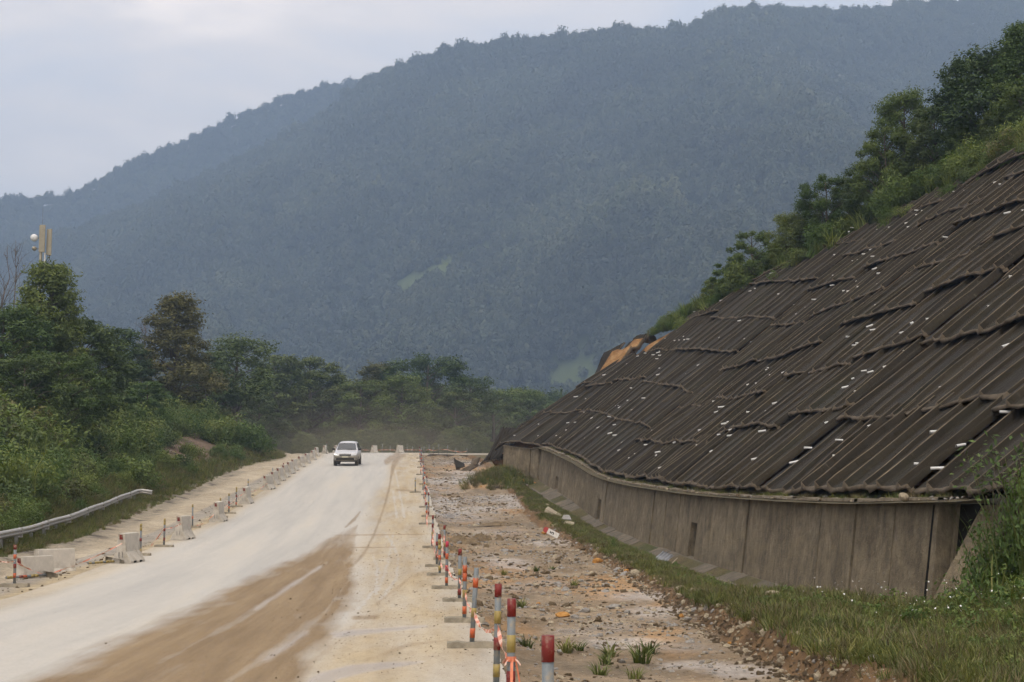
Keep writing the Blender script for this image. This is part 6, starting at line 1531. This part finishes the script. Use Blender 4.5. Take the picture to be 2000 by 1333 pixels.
# gravel in the bed
rs = np.random.RandomState(91)
GRV = proto_col('gravel_stones', [rock_mesh('gravel', 600 + i, [M[k]], 1, .6) for i, k in enumerate(('stone', 'greystone', 'stone', 'greystone', 'mud', 'mud'))])
n = 26000; Y = 8.5 * (150 / 8.5) ** rs.rand(n); x = xr(Y) + .1 + (xb(Y) - xr(Y) + .25) * rs.rand(n); k = rs.rand(n) < np.clip(.55 + 1.2 * fbm(x * .5, Y * .35, 141, 3), .08, 1); x, Y = x[k], Y[k]
scatter('gravel', np.stack([x, Y, H(x, Y)], -1), np.clip(np.exp(rs.normal(-3.85, .6, len(x))), .006, .10) * np.clip(Y / 25, .75, 1.7), GRV, 'loose gravel strewn over the washed-out bed', 'gravel', rs, .4)
n = 2600; Y = 17 * (60 / 17) ** rs.rand(n); x = xb(Y) + rs.uniform(-.25, .45, n)
scatter('bank_rubble', np.stack([x, Y, H(x, Y)], -1), np.clip(np.exp(rs.normal(-3.6, .5, n)), .01, .09), proto_col('bank_stones', [rock_mesh('bank_stone', 620 + i, [M[k]], 1, .8) for i, k in enumerate(('mud', 'stone', 'mud', 'mud'))]), 'clods and stones in the cut soil edge of the grass strip', 'rubble', rs, .5)
n = 2600; Y = 9 * (80 / 9) ** rs.rand(n); x = xr(Y) - np.abs(rs.normal(0, 1.9, n)) - .05; x = np.maximum(x, xl(Y) + .1)
scatter('road_grit', np.stack([x, Y, P(Y) + .008], -1), np.clip(np.exp(rs.normal(-4.9, .45, n)), .004, .025) * np.clip(Y / 25, .7, 1.4), proto_col('grit_stones', [rock_mesh('grit', 640 + i, [M['mud']], 1, .6) for i in range(2)]), 'dark grit scattered on the dusty lane', 'grit', rs, .4)
n = 260; Y = 31 * (120 / 31) ** rs.rand(n); x = xl(Y) - rs.uniform(.1, 1.6, n)
scatter('shoulder_clods', np.stack([x, Y, H(x, Y) + .005], -1), np.clip(np.exp(rs.normal(-3.5, .5, n)), .01, .08), proto_col('clods', [rock_mesh('clod', 650 + i, [M['mud']], 1, .5) for i in range(2)]), 'dry clods along the shoulder by the white barriers', 'clods', rs, .4)
# debris shelf between the wall and the lowest panels
n = 1500; Y = rs.uniform(27, 96, n); x = wx(Y) + rs.uniform(-.1, .9, n); z = wtop(Y) + .02 + .12 * np.clip((x - wx(Y)), 0, 1)
scatter('wall_top_rubble', np.stack([x, Y, z], -1), np.clip(np.exp(rs.normal(-3.5, .5, n)), .012, .10), GRV, 'crumbled stones along the top of the wall under the panels', 'rubble', rs, .5)
n = 500; Y = rs.uniform(28, 94, n); x = wx(Y) + rs.uniform(.1, .7, n)
scatter('wall_top_weeds', np.stack([x, Y, wtop(Y) + .02], -1), rs.uniform(.35, .9, n), STRIP, 'thin weeds on the ledge above the wall', 'weeds', rs, .4)
# dry rubble pile with weeds by the end block
n = 350; Y = rs.normal(96.5, 2.2, n); x = -.8 + rs.normal(0, .8, n)
scatter('rubble_pile', np.stack([x, Y, H(x, Y)], -1), np.clip(np.exp(rs.normal(-2.6, .5, n)), .03, .2), proto_col('pile_stones', [rock_mesh('pile_stone', 660 + i, [M[k]], 1, .7) for i, k in enumerate(('stone', 'ochre', 'mud', 'stone'))]), 'rubble spilled in front of the wall\'s end block', 'rubble', rs, .5)
n = 260; Y = rs.normal(95, 2.5, n); x = -1.0 + rs.normal(0, .8, n)
scatter('rubble_weeds', np.stack([x, Y, H(x, Y)], -1), rs.uniform(.8, 1.7, n), VERGE, 'brownish grass growing over the spilled rubble', 'grass', rs, .3)
# ledge under the lowest panels
def ledge():
    Ys = np.linspace(26, 97, 90); V = []
    for y in Ys: V += [(float(wx(y)) - .3, y, float(wtop(y)) - .04), (float(wx(y)) + .6, y, float(wtop(y)) + .05 + .05 * float(fbm(np.array([y * .7]), np.array([0.]), 5, 3)[0])), (float(wx(y)) + 1.3, y, float(wtop(y)) + .3)]
    tag(obj('ledge', np_mesh('ledge', np.array(V), grid_faces(len(Ys), 3), [M['hill']], True)), kind='structure')
ledge()

# ------------------------------------------------------------------ haze
def air(name, mesh_o, color, dens, label, aniso=0.0):
    m = bpy.data.materials.new(name + '_air'); m.use_nodes = True; nt = m.node_tree; nt.nodes.clear()
    out = N(nt, 'ShaderNodeOutputMaterial'); v = N(nt, 'ShaderNodeVolumePrincipled'); v.inputs['Color'].default_value = (*color, 1); v.inputs['Density'].default_value = dens; v.inputs['Anisotropy'].default_value = aniso
    nt.links.new(v.outputs[0], out.inputs['Volume']); mesh_o.data.materials.clear(); mesh_o.data.materials.append(m); return tag(mesh_o, label, 'haze' if name == 'haze' else 'dust', None, 'stuff')
hz = MB(); hz.box((0, 0, 0), (7000, 3900, 900)); air('haze', hz.build('haze', [], None, (0, 1650, 440)), (.47, .665, 1.0), .00044, 'thin bluish haze hanging in the valley air')
def dust_cloud(c, r, dens, label):
    import bmesh
    bm = bmesh.new(); bmesh.ops.create_icosphere(bm, subdivisions=4, radius=1); me = bpy.data.meshes.new('dust'); bm.to_mesh(me); bm.free()
    o = obj('dust', me, None, c); o.scale = r; air('dust', o, (.92, .82, .66), dens, label)
dust_cloud((-11, 160, 8.0), (24, 26, 7), .0010, 'broad veil of pale dust hanging over the crest behind the car')
dust_cloud((-12, 160, 8.0), (18, 24, 4.6), .0016, 'denser low dust just behind the car on the crest')
dust_cloud((-13, 150, 7.5), (10, 20, 2.6), .003, 'thickest dust close to the road surface behind the car')
